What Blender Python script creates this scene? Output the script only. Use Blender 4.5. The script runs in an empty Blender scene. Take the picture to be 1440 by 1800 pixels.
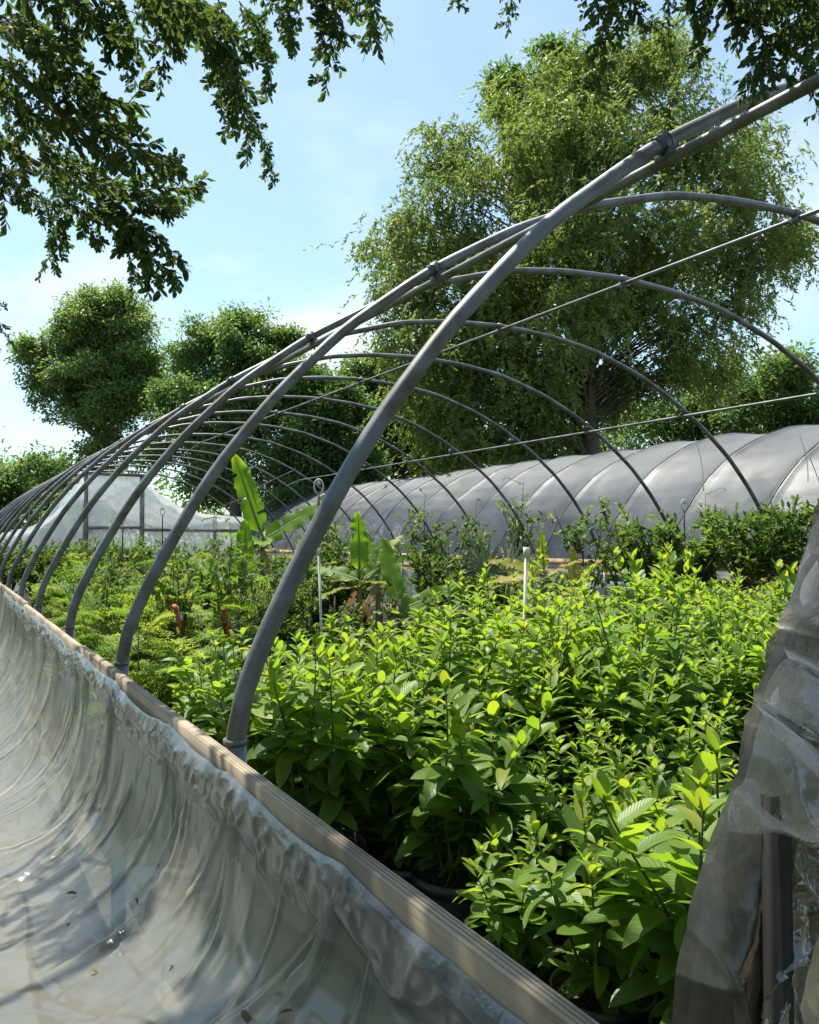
import bpy, math, random
import numpy as np
from mathutils import Vector, Matrix

# ------------------------------------------------------------------ camera
SC = bpy.context.scene
COL = SC.collection
EYE = 1.55
YAW, PITCH, FPX = math.radians(29.01), math.radians(1.884), 1481.0   # photo pixels (1440 x 1800)
cam = bpy.data.cameras.new('camera')
cam.sensor_fit = 'HORIZONTAL'; cam.sensor_width = 36.0; cam.lens = 36.0 * FPX / 1440.0
cam.clip_start = 0.05; cam.clip_end = 2000
cam_ob = bpy.data.objects.new('camera', cam); COL.objects.link(cam_ob)
cam_ob.location = (0, 0, EYE); cam_ob.rotation_euler = (math.pi / 2 + PITCH, 0, -YAW)
SC.camera = cam_ob

# ------------------------------------------------------------------ sky, sun, exposure
SUN_AZ, SUN_EL = math.radians(-4), math.radians(66)       # clockwise from +Y
world = bpy.data.worlds.new('World'); SC.world = world; world.use_nodes = True
wn, wl = world.node_tree.nodes, world.node_tree.links
wn.clear()
w_out = wn.new('ShaderNodeOutputWorld'); w_bg = wn.new('ShaderNodeBackground')
w_sky = wn.new('ShaderNodeTexSky'); w_sky.sky_type = 'NISHITA'; w_sky.sun_disc = False
w_sky.sun_elevation = SUN_EL; w_sky.sun_rotation = SUN_AZ
w_sky.air_density = 1.0; w_sky.dust_density = .7; w_sky.ozone_density = 1.2
w_tc = wn.new('ShaderNodeTexCoord'); w_sep = wn.new('ShaderNodeSeparateXYZ')
wl.new(w_tc.outputs['Generated'], w_sep.inputs[0])
w_map = wn.new('ShaderNodeMapping'); w_map.inputs['Scale'].default_value = (2.2, 2.2, 4.2)
w_map.inputs['Location'].default_value = (3.4, 1.3, 0.75)
wl.new(w_tc.outputs['Generated'], w_map.inputs[0])
w_no = wn.new('ShaderNodeTexNoise'); w_no.inputs['Scale'].default_value = 1.5
w_no.inputs['Detail'].default_value = 7; w_no.inputs['Roughness'].default_value = 0.5
wl.new(w_map.outputs[0], w_no.inputs['Vector'])
w_ra = wn.new('ShaderNodeMapRange'); w_ra.interpolation_type = 'SMOOTHSTEP'
w_ra.inputs[1].default_value = 0.47; w_ra.inputs[2].default_value = 0.66
wl.new(w_no.outputs[0], w_ra.inputs[0])
w_el = wn.new('ShaderNodeMapRange'); w_el.interpolation_type = 'SMOOTHSTEP'   # clouds lie low around the whole horizon
w_el.inputs[1].default_value = 0.62; w_el.inputs[2].default_value = 0.12
wl.new(w_sep.outputs[2], w_el.inputs[0])
w_mu = wn.new('ShaderNodeMath'); w_mu.operation = 'MULTIPLY'
wl.new(w_ra.outputs[0], w_mu.inputs[0]); wl.new(w_el.outputs[0], w_mu.inputs[1])
w_mx = wn.new('ShaderNodeMixRGB'); w_mx.inputs[2].default_value = (4.9, 5.4, 5.9, 1)
w_ve = wn.new('ShaderNodeMath'); w_ve.operation = 'MULTIPLY_ADD'; w_ve.inputs[1].default_value = .84; w_ve.inputs[2].default_value = .16   # thin even veil of summer haze
wl.new(w_mu.outputs[0], w_ve.inputs[0]); wl.new(w_ve.outputs[0], w_mx.inputs[0]); w_ti = wn.new('ShaderNodeMixRGB'); w_ti.blend_type = 'MULTIPLY'; w_ti.inputs[0].default_value = 1; w_ti.inputs[2].default_value = (.88, 1.02, 1.0, 1)
wl.new(w_sky.outputs[0], w_ti.inputs[1]); wl.new(w_ti.outputs[0], w_mx.inputs[1])
wl.new(w_mx.outputs[0], w_bg.inputs[0]); w_bg.inputs[1].default_value = 0.1
wl.new(w_bg.outputs[0], w_out.inputs[0])

SUN_DIR = Vector((math.sin(SUN_AZ) * math.cos(SUN_EL), math.cos(SUN_AZ) * math.cos(SUN_EL), math.sin(SUN_EL)))
sun = bpy.data.lights.new('sun', 'SUN'); sun.energy = 4.6; sun.angle = math.radians(0.53); sun.color = (1, 0.95, 0.86)
sun_ob = bpy.data.objects.new('sun', sun); COL.objects.link(sun_ob)
sun_ob.rotation_euler = SUN_DIR.to_track_quat('Z', 'Y').to_euler()
SC.view_settings.view_transform = 'Standard'; SC.view_settings.look = 'None'
SC.view_settings.exposure = 1.12; SC.view_settings.gamma = 1.0
SC.render.engine = 'CYCLES'
SC.cycles.max_bounces = 12; SC.cycles.transparent_max_bounces = 16; SC.cycles.transmission_bounces = 6
SC.cycles.diffuse_bounces = 8; SC.cycles.glossy_bounces = 3
SC.cycles.caustics_reflective = False; SC.cycles.caustics_refractive = False
SC.cycles.use_denoising = True

# ------------------------------------------------------------------ helpers
rnd = random.Random(11)
_s, _c = math.sin(YAW), math.cos(YAW)
FW = Vector((_s * math.cos(PITCH), _c * math.cos(PITCH), math.sin(PITCH)))
RT = Vector((_c, -_s, 0)); UP = RT.cross(FW)
FWH = Vector((_s, _c, 0))
def at(px, py, d):
    """photo pixel + horizontal distance -> point in the place"""
    v = FW + RT * ((px - 720) / FPX) + UP * ((900 - py) / FPX)
    return Vector((0, 0, EYE)) + v * (d / v.dot(FWH))
def ground_at(px, d):
    p = at(px, 900, d); return Vector((p.x, p.y, 0))

def link(name, data, parent=None, loc=None, mat4=None, **props):
    o = bpy.data.objects.new(name, data); COL.objects.link(o)
    if parent is not None: o.parent = parent
    if mat4 is not None: o.matrix_local = mat4
    if loc is not None: o.location = loc
    for k, v in props.items(): o[k] = v
    return o
def thing(name, label, cat, loc=(0, 0, 0), rotz=0, group=None, scale=1):
    o = bpy.data.objects.new(name, None); COL.objects.link(o)
    o.empty_display_size = 0.1
    o.location = loc; o.rotation_euler = (0, 0, rotz); o.scale = (scale,) * 3
    o['label'] = label; o['category'] = cat
    if group: o['group'] = group
    return o
def tag(o, label, cat, group=None):
    o['label'] = label; o['category'] = cat
    if group: o['group'] = group
    return o

def np_mesh(name, V, faces, mat, tone=None, uv=None, smooth=True):
    """V (n,3); faces: list of int arrays (m,k)"""
    me = bpy.data.meshes.new(name)
    V = np.asarray(V, dtype=np.float32)
    faces = [np.asarray(f, dtype=np.int32) for f in faces if len(f)]
    me.vertices.add(len(V)); me.vertices.foreach_set('co', V.ravel())
    loops = np.concatenate([f.ravel() for f in faces])
    starts, tot = [], 0
    sizes = np.concatenate([np.full(len(f), f.shape[1], np.int32) for f in faces])
    starts = np.concatenate([[0], np.cumsum(sizes)[:-1]]).astype(np.int32)
    me.loops.add(len(loops)); me.loops.foreach_set('vertex_index', loops)
    me.polygons.add(len(sizes)); me.polygons.foreach_set('loop_start', starts)
    me.polygons.foreach_set('loop_total', sizes)
    if smooth: me.polygons.foreach_set('use_smooth', np.ones(len(sizes), dtype=bool))
    if uv is not None:
        l = me.uv_layers.new(name='UVMap')
        l.data.foreach_set('uv', np.asarray(uv, np.float32)[loops].ravel())
    if tone is not None:
        a = me.attributes.new('tone', 'FLOAT', 'POINT'); a.data.foreach_set('value', np.asarray(tone, np.float32))
    me.update(calc_edges=True); me.validate()
    if mat is not None: me.materials.append(mat)
    return me

class MB:
    """collects simple shapes into one mesh"""
    def __init__(s): s.v = []; s.q = []; s.t = []; s.n = 0
    def _add(s, V, quads=(), tris=()):
        s.v.append(np.asarray(V, float).reshape(-1, 3))
        if len(quads): s.q.append(np.asarray(quads, int) + s.n)
        if len(tris): s.t.append(np.asarray(tris, int) + s.n)
        s.n += len(s.v[-1])
    def box(s, c, size, R=None, ch=0.0):
        c = np.asarray(c, float); h = np.asarray(size, float) / 2
        P = np.array([[x, y, z] for x in (-1, 1) for y in (-1, 1) for z in (-1, 1)], float) * h
        if R is not None: P = P @ np.array(R.to_3x3()).T
        s._add(P + c, [[0, 1, 3, 2], [4, 6, 7, 5], [0, 4, 5, 1], [2, 3, 7, 6], [0, 2, 6, 4], [1, 5, 7, 3]])
    def tube(s, path, rad, n=8, caps=True):
        P = np.asarray(path, float); m = len(P)
        r = np.full(m, rad, float) if np.isscalar(rad) else np.asarray(rad, float)
        T = np.gradient(P, axis=0); T /= np.linalg.norm(T, axis=1)[:, None] + 1e-12
        ref = np.array([0, 0, 1.0]) if abs(T[0][2]) < 0.9 else np.array([1.0, 0, 0])
        U = np.cross(T[0], ref); U /= np.linalg.norm(U); rings = []
        for i in range(m):
            U = U - T[i] * np.dot(U, T[i]); U /= np.linalg.norm(U) + 1e-12
            W = np.cross(T[i], U)
            a = np.linspace(0, 2 * np.pi, n, endpoint=False)
            rings.append(P[i] + r[i] * (np.cos(a)[:, None] * U + np.sin(a)[:, None] * W))
        V = np.concatenate(rings); q = []
        for i in range(m - 1):
            for j in range(n):
                k = (j + 1) % n; q.append([i * n + j, i * n + k, (i + 1) * n + k, (i + 1) * n + j])
        t = []
        if caps:
            V = np.concatenate([V, P[:1], P[-1:]]); a, b = m * n, m * n + 1
            for j in range(n):
                k = (j + 1) % n; t.append([a, k, j]); t.append([b, (m - 1) * n + j, (m - 1) * n + k])
        s._add(V, q, t)
    def lathe(s, prof, n=20, c=(0, 0, 0)):
        a = np.linspace(0, 2 * np.pi, n, endpoint=False); V = []; q = []
        for r, z in prof: V += [[c[0] + r * math.cos(t), c[1] + r * math.sin(t), c[2] + z] for t in a]
        for i in range(len(prof) - 1):
            for j in range(n):
                k = (j + 1) % n; q.append([i * n + j, i * n + k, (i + 1) * n + k, (i + 1) * n + j])
        s._add(V, q)
    def mesh(s, name, mat, smooth=True):
        f = []
        if s.q: f.append(np.concatenate(s.q))
        if s.t: f.append(np.concatenate(s.t))
        return np_mesh(name, np.concatenate(s.v), f, mat, smooth=smooth)

def grid_faces(nu, nv):
    i = np.arange(nu * nv).reshape(nu, nv)
    return np.stack([i[:-1, :-1], i[1:, :-1], i[1:, 1:], i[:-1, 1:]], -1).reshape(-1, 4)

def vnoise(x, y, seed=0):
    """smooth value noise, -1..1"""
    x = np.asarray(x, float); y = np.asarray(y, float)
    xi, yi = np.floor(x).astype(np.int64), np.floor(y).astype(np.int64)
    fx, fy = x - xi, y - yi; fx = fx * fx * (3 - 2 * fx); fy = fy * fy * (3 - 2 * fy)
    def h(a, b):
        n = (a * 374761393 + b * 668265263 + seed * 974711) & 0xffffffff
        n = ((n ^ (n >> 13)) * 1274126177) & 0xffffffff
        return ((n ^ (n >> 16)) & 0xffff) / 32767.5 - 1
    return (h(xi, yi) * (1 - fx) + h(xi + 1, yi) * fx) * (1 - fy) + (h(xi, yi + 1) * (1 - fx) + h(xi + 1, yi + 1) * fx) * fy
def ridge(x, y, seed=0, p=3):
    return (1 - np.abs(vnoise(x, y, seed))) ** p

def creases(U, V, n, seed, u0, u1, v0, v1, amp, w, ln, ang=(0, 3.14)):
    """sharp random creases over a sheet measured in metres"""
    r = random.Random(seed); D = np.zeros_like(U)
    for k in range(n):
        cu, cv = r.uniform(u0, u1), r.uniform(v0, v1); a = r.uniform(*ang); L_ = r.uniform(*ln); ww = r.uniform(*w)
        ca, sa = math.cos(a), math.sin(a); al = (U - cu) * ca + (V - cv) * sa; pe = -(U - cu) * sa + (V - cv) * ca + r.uniform(-.6, .6) * al * al
        m = (np.abs(al) < 2 * L_) & (np.abs(pe) < 7 * ww)
        D[m] += r.choice([-.6, 1, 1]) * r.uniform(*amp) * np.exp(-(al[m] / L_) ** 4) * np.exp(-np.abs(pe[m]) / ww)
    return D

# leaf clouds: many copies of a small leaf shape joined into one mesh
def leaf_shape(rows=5, width=0.42, fold=0.25, curl=0.35, tip=0.92, base=0.03):
    """unit-length leaf along +Y, normal +Z; (verts, quads, uv)"""
    V, UV = [], []
    for i in range(rows + 1):
        v = i / rows
        vv = (v * (1 - base) + base) ** tip
        w = width * 0.5 * max(vv, 0.0) ** .6 * max(1 - vv, 0.0) ** .62 / .4295
        if i == rows: w = 0.004
        z = -curl * v * v * 0.5; y = v * (1 - 0.12 * curl)
        for sx in (-1, 0, 1):
            V.append((sx * w, y, z + abs(sx) * w * fold)); UV.append((sx * 0.5 + 0.5, v))
    return np.array(V), grid_faces(rows + 1, 3), np.array(UV)
KITE = (np.array([[0, 0, 0], [-.24, .5, .05], [0, 1, -.08], [.24, .5, .05]], float), np.array([[0, 3, 2, 1]]), np.array([[.5, 0], [0, .5], [.5, 1], [1, .5]]))
NARROW = (np.array([[0, 0, 0], [-.1, .45, .02], [0, 1, -.06], [.1, .45, .02]], float), np.array([[0, 3, 2, 1]]), KITE[2])

def frames(D, N):
    """columns side, dir, normal from direction and rough normal"""
    D = D / (np.linalg.norm(D, axis=1)[:, None] + 1e-9)
    X = np.cross(D, N); X /= np.linalg.norm(X, axis=1)[:, None] + 1e-9
    Z = np.cross(X, D)
    return np.stack([X, D, Z], axis=2)
def leaf_cloud(name, shape, P, D, N, size, tone, mat, extra=None):
    T, F, UV = shape; n, k = len(P), len(T)
    M = frames(np.asarray(D, float), np.asarray(N, float))
    size = np.broadcast_to(np.asarray(size, float), (n,))
    V = np.einsum('nij,kj->nki', M, T) * size[:, None, None] + np.asarray(P)[:, None, :]
    faces = (F[None] + (np.arange(n) * k)[:, None, None]).reshape(-1, F.shape[1])
    V = V.reshape(-1, 3); tn = np.repeat(np.asarray(tone, float), k); uv = np.tile(UV, (n, 1)); fl = [faces]
    return np_mesh(name, V, fl, mat, tone=tn, uv=uv)

# ------------------------------------------------------------------ materials
def new_mat(name):
    m = bpy.data.materials.new(name); m.use_nodes = True
    nt = m.node_tree; nt.nodes.clear()
    return m, nt.nodes, nt.links
def out(n, l, sh):
    o = n.new('ShaderNodeOutputMaterial'); l.new(sh, o.inputs[0])
def ramp(n, stops):
    r = n.new('ShaderNodeValToRGB'); e = r.color_ramp.elements
    while len(e) < len(stops): e.new(0.5)
    for i, (p, c) in enumerate(stops): e[i].position = p; e[i].color = (*c, 1)
    return r
def noise(n, l, scale, detail=4, rough=0.55, vec=None, coord='Object', mapscale=None):
    t = n.new('ShaderNodeTexNoise'); t.inputs['Scale'].default_value = scale
    t.inputs['Detail'].default_value = detail; t.inputs['Roughness'].default_value = rough
    if vec is None:
        tc = n.new('ShaderNodeTexCoord'); vec = tc.outputs[coord]
    if mapscale:
        mp = n.new('ShaderNodeMapping'); mp.inputs['Scale'].default_value = mapscale; l.new(vec, mp.inputs[0]); vec = mp.outputs[0]
    l.new(vec, t.inputs['Vector'])
    return t

def leaf_mat(name, stops, trans=0.5, gloss=0.35, spec=0.35, tmul=(1.35, 1.25, 0.55), veins=False):
    m, n, l = new_mat(name)
    a = n.new('ShaderNodeAttribute'); a.attribute_name = 'tone'
    oi = n.new('ShaderNodeObjectInfo')
    ad = n.new('ShaderNodeMath'); ad.operation = 'MULTIPLY_ADD'; ad.inputs[1].default_value = 0.16
    l.new(oi.outputs['Random'], ad.inputs[0]); l.new(a.outputs['Fac'], ad.inputs[2])
    su = n.new('ShaderNodeMath'); su.operation = 'SUBTRACT'; su.inputs[1].default_value = 0.08
    l.new(ad.outputs[0], su.inputs[0])
    r = ramp(n, stops); l.new(su.outputs[0], r.inputs[0]); col = r.outputs[0]
    p = n.new('ShaderNodeBsdfPrincipled'); p.inputs['Roughness'].default_value = gloss
    p.inputs['Specular IOR Level'].default_value = spec
    if veins:
        uv = n.new('ShaderNodeUVMap'); uv.uv_map = 'UVMap'
        sp = n.new('ShaderNodeSeparateXYZ'); l.new(uv.outputs[0], sp.inputs[0])
        s1 = n.new('ShaderNodeMath'); s1.operation = 'SUBTRACT'; s1.inputs[1].default_value = 0.5; l.new(sp.outputs[0], s1.inputs[0])
        ab = n.new('ShaderNodeMath'); ab.operation = 'ABSOLUTE'; l.new(s1.outputs[0], ab.inputs[0])
        k = n.new('ShaderNodeMath'); k.operation = 'MULTIPLY_ADD'; k.inputs[1].default_value = -0.45
        l.new(ab.outputs[0], k.inputs[0]); l.new(sp.outputs[1], k.inputs[2])
        f = n.new('ShaderNodeMath'); f.operation = 'MULTIPLY'; f.inputs[1].default_value = 70.0; l.new(k.outputs[0], f.inputs[0])
        si = n.new('ShaderNodeMath'); si.operation = 'SINE'; l.new(f.outputs[0], si.inputs[0])
        mr = n.new('ShaderNodeMapRange'); mr.inputs[1].default_value = 0.72; mr.inputs[2].default_value = 1.0; l.new(si.outputs[0], mr.inputs[0])
        mid = n.new('ShaderNodeMapRange'); mid.inputs[1].default_value = 0.045; mid.inputs[2].default_value = 0.015; l.new(ab.outputs[0], mid.inputs[0])
        mx = n.new('ShaderNodeMath'); mx.operation = 'MAXIMUM'; l.new(mr.outputs[0], mx.inputs[0]); l.new(mid.outputs[0], mx.inputs[1])
        fa = n.new('ShaderNodeMath'); fa.operation = 'MULTIPLY'; fa.inputs[1].default_value = 0.4; l.new(mx.outputs[0], fa.inputs[0])
        lt = n.new('ShaderNodeMixRGB'); lt.blend_type = 'MIX'; lt.inputs[2].default_value = (0.17, 0.26, 0.07, 1)
        l.new(fa.outputs[0], lt.inputs[0]); l.new(col, lt.inputs[1]); col = lt.outputs[0]
        bp = n.new('ShaderNodeBump'); bp.inputs['Strength'].default_value = 0.35; bp.inputs['Distance'].default_value = 0.004
        bp.invert = True; l.new(mx.outputs[0], bp.inputs['Height']); l.new(bp.outputs[0], p.inputs['Normal'])
    l.new(col, p.inputs['Base Color'])
    t = n.new('ShaderNodeBsdfTranslucent')
    tm = n.new('ShaderNodeMixRGB'); tm.blend_type = 'MULTIPLY'; tm.inputs[0].default_value = 1; tm.inputs[2].default_value = (*tmul, 1)
    l.new(col, tm.inputs[1]); l.new(tm.outputs[0], t.inputs[0])
    mix = n.new('ShaderNodeMixShader'); mix.inputs[0].default_value = trans
    l.new(p.outputs[0], mix.inputs[1]); l.new(t.outputs[0], mix.inputs[2]); out(n, l, mix.outputs[0])
    return m

def simple(name, col, rough=0.6, metal=0.0, var=0.25, nscale=8, bump=0.0, mapscale=None, col2=None, spec=0.5, detail=5, lo=0.35, hi=0.65):
    m, n, l = new_mat(name)
    p = n.new('ShaderNodeBsdfPrincipled'); p.inputs['Roughness'].default_value = rough; p.inputs['Metallic'].default_value = metal
    p.inputs['Specular IOR Level'].default_value = spec
    t = noise(n, l, nscale, detail, 0.6, mapscale=mapscale)
    c2 = col2 if col2 else tuple(c * (1 - var) for c in col)
    r = ramp(n, [(lo, c2), (hi, col)]); l.new(t.outputs[0], r.inputs[0]); l.new(r.outputs[0], p.inputs['Base Color'])
    if bump:
        b = n.new('ShaderNodeBump'); b.inputs['Strength'].default_value = bump; b.inputs['Distance'].default_value = 0.01
        l.new(t.outputs[0], b.inputs['Height']); l.new(b.outputs[0], p.inputs['Normal'])
    out(n, l, p.outputs[0]); return m

def plastic_film(name, milk=(0.75, 0.76, 0.72), clear=0.35, rough=0.16, dirt=None, dirt_scale=3.0, bscale=(30, 30, 30), bump=0.25, transl=0.55, gl=1.45, streak=None, refl=1.0, vary=.16):
    """thin polythene: partly clear, partly milky, glossy, with fine wrinkles"""
    m, n, l = new_mat(name)
    tr = n.new('ShaderNodeBsdfTransparent'); tr.inputs[0].default_value = (0.9, 0.91, 0.88, 1)
    di = n.new('ShaderNodeBsdfDiffuse'); tl = n.new('ShaderNodeBsdfTranslucent')
    col = n.new('ShaderNodeRGB'); col.outputs[0].default_value = (*milk, 1); c = col.outputs[0]
    t = noise(n, l, dirt_scale, 6, 0.65, mapscale=streak)
    if dirt:
        r = ramp(n, [(0.42, milk), (0.68, dirt)]); l.new(t.outputs[0], r.inputs[0]); c = r.outputs[0]
    l.new(c, di.inputs[0]); l.new(c, tl.inputs[0])
    body = n.new('ShaderNodeMixShader'); body.inputs[0].default_value = transl
    l.new(di.outputs[0], body.inputs[1]); l.new(tl.outputs[0], body.inputs[2])
    mr = n.new('ShaderNodeMapRange'); mr.inputs[1].default_value = 0.3; mr.inputs[2].default_value = 0.7
    mr.inputs[3].default_value = min(1, 1 - clear + vary); mr.inputs[4].default_value = max(0, 1 - clear - vary)
    t2 = noise(n, l, 2.3, 4, 0.6); l.new(t2.outputs[0], mr.inputs[0])
    film = n.new('ShaderNodeMixShader'); l.new(mr.outputs[0], film.inputs[0])
    l.new(tr.outputs[0], film.inputs[1]); l.new(body.outputs[0], film.inputs[2])
    gls = n.new('ShaderNodeBsdfGlossy'); gls.inputs['Roughness'].default_value = rough; gls.inputs[0].default_value = (0.95, 0.95, 0.95, 1)
    fr = n.new('ShaderNodeLayerWeight'); fr.inputs['Blend'].default_value = 0.5
    w = noise(n, l, 1.0, 5, 0.6, mapscale=bscale)
    b = n.new('ShaderNodeBump'); b.inputs['Strength'].default_value = bump; b.inputs['Distance'].default_value = 0.006
    l.new(w.outputs[0], b.inputs['Height'])
    for nd in (gls, fr, di): l.new(b.outputs[0], nd.inputs['Normal'])
    pw = n.new('ShaderNodeMath'); pw.operation = 'POWER'; pw.inputs[1].default_value = 3.6; l.new(fr.outputs['Facing'], pw.inputs[0])
    f2 = n.new('ShaderNodeMath'); f2.operation = 'MULTIPLY_ADD'; f2.inputs[1].default_value = 0.8 * (gl - .75) * refl; f2.inputs[2].default_value = 0.07 * (gl - .45) * refl
    f2.use_clamp = True; l.new(pw.outputs[0], f2.inputs[0])
    mx = n.new('ShaderNodeMixShader'); l.new(f2.outputs[0], mx.inputs[0]); l.new(film.outputs[0], mx.inputs[1]); l.new(gls.outputs[0], mx.inputs[2])
    out(n, l, mx.outputs[0]); return m

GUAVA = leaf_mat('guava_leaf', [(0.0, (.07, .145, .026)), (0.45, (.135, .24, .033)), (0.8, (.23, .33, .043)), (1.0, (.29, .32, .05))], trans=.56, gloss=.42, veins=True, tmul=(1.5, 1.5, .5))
OAKL = leaf_mat('oak_leaf', [(0.0, (.06, .105, .045)), (0.6, (.09, .15, .055)), (1.0, (.15, .21, .065))], trans=.46, gloss=.6, spec=.15)
CITRUS = leaf_mat('citrus_leaf', [(0.0, (.055, .11, .024)), (0.5, (.1, .18, .036)), (0.85, (.16, .25, .05)), (1.0, (.22, .26, .06))], trans=.5, gloss=.48, spec=.22)
FEATHER = leaf_mat('feathery_leaf', [(0.0, (.11, .2, .04)), (0.6, (.19, .3, .065)), (1.0, (.28, .36, .09))], trans=.5, gloss=.6, spec=.2)
BANANA = leaf_mat('banana_leaf', [(0.0, (.09, .2, .025)), (0.5, (.19, .36, .035)), (0.8, (.38, .34, .045)), (1.0, (.36, .24, .08))], trans=.6, gloss=.5, spec=.2)
DRY = leaf_mat('dry_leaf', [(0.0, (.13, .085, .045)), (0.5, (.22, .155, .08)), (1.0, (.34, .27, .12))], trans=.3, gloss=.7, spec=.2, tmul=(1.1, 1, .8))
WILLOW = leaf_mat('willow_leaf', [(0.0, (.11, .17, .05)), (0.5, (.185, .25, .07)), (1.0, (.26, .32, .1))], trans=.5, tmul=(1.3, 1.3, .65), gloss=.5, spec=.3)
BROAD = leaf_mat('broad_tree_leaf', [(0.0, (.075, .145, .05)), (0.55, (.145, .235, .075)), (1.0, (.25, .31, .1))], tmul=(1.2, 1.25, .7), trans=.5, gloss=.45, spec=.3)
PALM = leaf_mat('palm_leaf', [(0.0, (.07, .12, .05)), (1.0, (.16, .2, .1))], trans=.3, gloss=.4)
BARK = simple('bark', (.16, .125, .095), .9, var=.55, nscale=9, bump=.8, mapscale=(3, 3, .6))
STEM = simple('green_stem', (.12, .13, .05), .7, var=.4, nscale=14)
PSTEM = simple('banana_stem', (.22, .2, .09), .6, var=.5, nscale=10, mapscale=(2, 2, .4))
STEEL = simple('galvanised_steel', (.2, .216, .225), .5, metal=.4, nscale=6, lo=.4, hi=.6, bump=.05, mapscale=(1, 1, 1), col2=(.12, .105, .085))
STEEL_DARK = simple('dark_clamp_steel', (.12, .125, .13), .5, metal=.5, nscale=12)
POT = simple('black_pot_plastic', (.018, .018, .019), .42, var=.4, nscale=7)
SOIL = simple('potting_soil', (.15, .095, .06), .95, nscale=55, bump=1.0, col2=(.03, .022, .016), lo=.4, hi=.68)
PVC = simple('pvc_riser', (.74, .71, .58), .5, var=.25, nscale=9)
RED = simple('red_ribbon', (.6, .09, .02), .6, var=.3, nscale=20)
PINK = simple('pink_ribbon', (.6, .05, .25), .6, var=.3, nscale=20)
WHITE_TAG = simple('white_tag_plastic', (.62, .64, .64), .5, var=.15)
ORANGE = simple('orange_skin', (.72, .3, .02), .4, var=.15, nscale=60, bump=.2)
PETAL = simple('yellow_petal', (.75, .45, .03), .6, var=.2)
CORD = simple('dark_cord', (.03, .03, .03), .7)

def wood_mat(name, a, b, axis_scale, rough=.75):
    m, n, l = new_mat(name)
    p = n.new('ShaderNodeBsdfPrincipled'); p.inputs['Roughness'].default_value = rough; p.inputs['Specular IOR Level'].default_value = .25
    g = noise(n, l, 1.0, 6, .62, mapscale=axis_scale)
    w = n.new('ShaderNodeTexWave'); w.wave_type = 'BANDS'; w.bands_direction = 'X'; w.inputs['Scale'].default_value = 26
    w.inputs['Distortion'].default_value = 5; w.inputs['Detail'].default_value = 3; w.inputs['Detail Scale'].default_value = .7
    tc = n.new('ShaderNodeTexCoord'); mp = n.new('ShaderNodeMapping'); mp.inputs['Scale'].default_value = (1.6, .035, 1.6)
    l.new(tc.outputs['Object'], mp.inputs[0]); l.new(mp.outputs[0], w.inputs['Vector'])
    mxf = n.new('ShaderNodeMath'); mxf.operation = 'MULTIPLY_ADD'; mxf.inputs[1].default_value = .35; l.new(w.outputs[1], mxf.inputs[0]); l.new(g.outputs[0], mxf.inputs[2])
    r = ramp(n, [(.42, b), (.62, tuple((x + y) / 2 for x, y in zip(a, b))), (.85, a)]); l.new(mxf.outputs[0], r.inputs[0])
    big = noise(n, l, 3.0, 3, .5)
    mm = n.new('ShaderNodeMixRGB'); mm.blend_type = 'MULTIPLY'; mm.inputs[0].default_value = .8
    rr = ramp(n, [(.38, (.42, .42, .43)), (.62, (1, 1, 1))]); l.new(big.outputs[0], rr.inputs[0])
    l.new(r.outputs[0], mm.inputs[1]); l.new(rr.outputs[0], mm.inputs[2]); l.new(mm.outputs[0], p.inputs['Base Color'])
    bp = n.new('ShaderNodeBump'); bp.inputs['Strength'].default_value = .5; bp.inputs['Distance'].default_value = .004
    l.new(mxf.outputs[0], bp.inputs['Height']); l.new(bp.outputs[0], p.inputs['Normal'])
    out(n, l, p.outputs[0]); return m
WOOD = wood_mat('weathered_board', (.46, .38, .27), (.19, .14, .095), (30, .8, 30))
WOOD_WARM = wood_mat('warm_board', (.5, .33, .18), (.25, .15, .08), (20, .8, 20))
WOOD_GREY = wood_mat('grey_post', (.38, .36, .32), (.2, .18, .16), (20, 20, .8))
WOOD_DARK = wood_mat('dark_stud', (.035, .032, .03), (.012, .011, .01), (30, 30, .8))
CURTAIN = plastic_film('curtain_film', milk=(.57, .555, .475), clear=.43, rough=.19, dirt=(.43, .43, .37), dirt_scale=2.2, bscale=(9, 9, 2.5), bump=.1, transl=.66, gl=1.5, refl=.6, vary=.05)
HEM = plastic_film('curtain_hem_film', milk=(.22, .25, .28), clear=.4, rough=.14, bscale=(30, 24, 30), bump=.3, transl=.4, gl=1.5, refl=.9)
ENDFILM = plastic_film('end_wall_film', milk=(.17, .18, .16), clear=.35, rough=.2, dirt=(.07, .055, .04), dirt_scale=7, bscale=(18, 18, 11), bump=.4, transl=.5, gl=1.45)
ENDFILM2 = plastic_film('end_wall_clear_film', milk=(.26, .28, .265), clear=.64, rough=.09, bscale=(14, 14, 9), bump=.3, transl=.55, gl=1.5, refl=1.5, vary=.1)
ENDFILM3 = plastic_film('end_wall_stained_film', milk=(.098, .096, .076), clear=.12, rough=.25, dirt=(.035, .03, .02), dirt_scale=14, bscale=(14, 14, 8), bump=.35, transl=.25, gl=1.35)
COVER = plastic_film('house_cover_film', milk=(.072, .088, .104), clear=.04, rough=.45, dirt=(.055, .056, .062), dirt_scale=.9, bscale=(3, 1.2, 6), bump=.5, transl=.3, gl=1.35, refl=.3)
FARFILM = plastic_film('far_house_film', milk=(.74, .78, .8), clear=.3, rough=.2, bscale=(5, 5, 5), bump=.5, transl=.5)
SIDEFILM = plastic_film('side_curtain_film', milk=(.62, .64, .62), clear=.25, rough=.2, bscale=(6, 9, 3), bump=.7, transl=.5)

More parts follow.
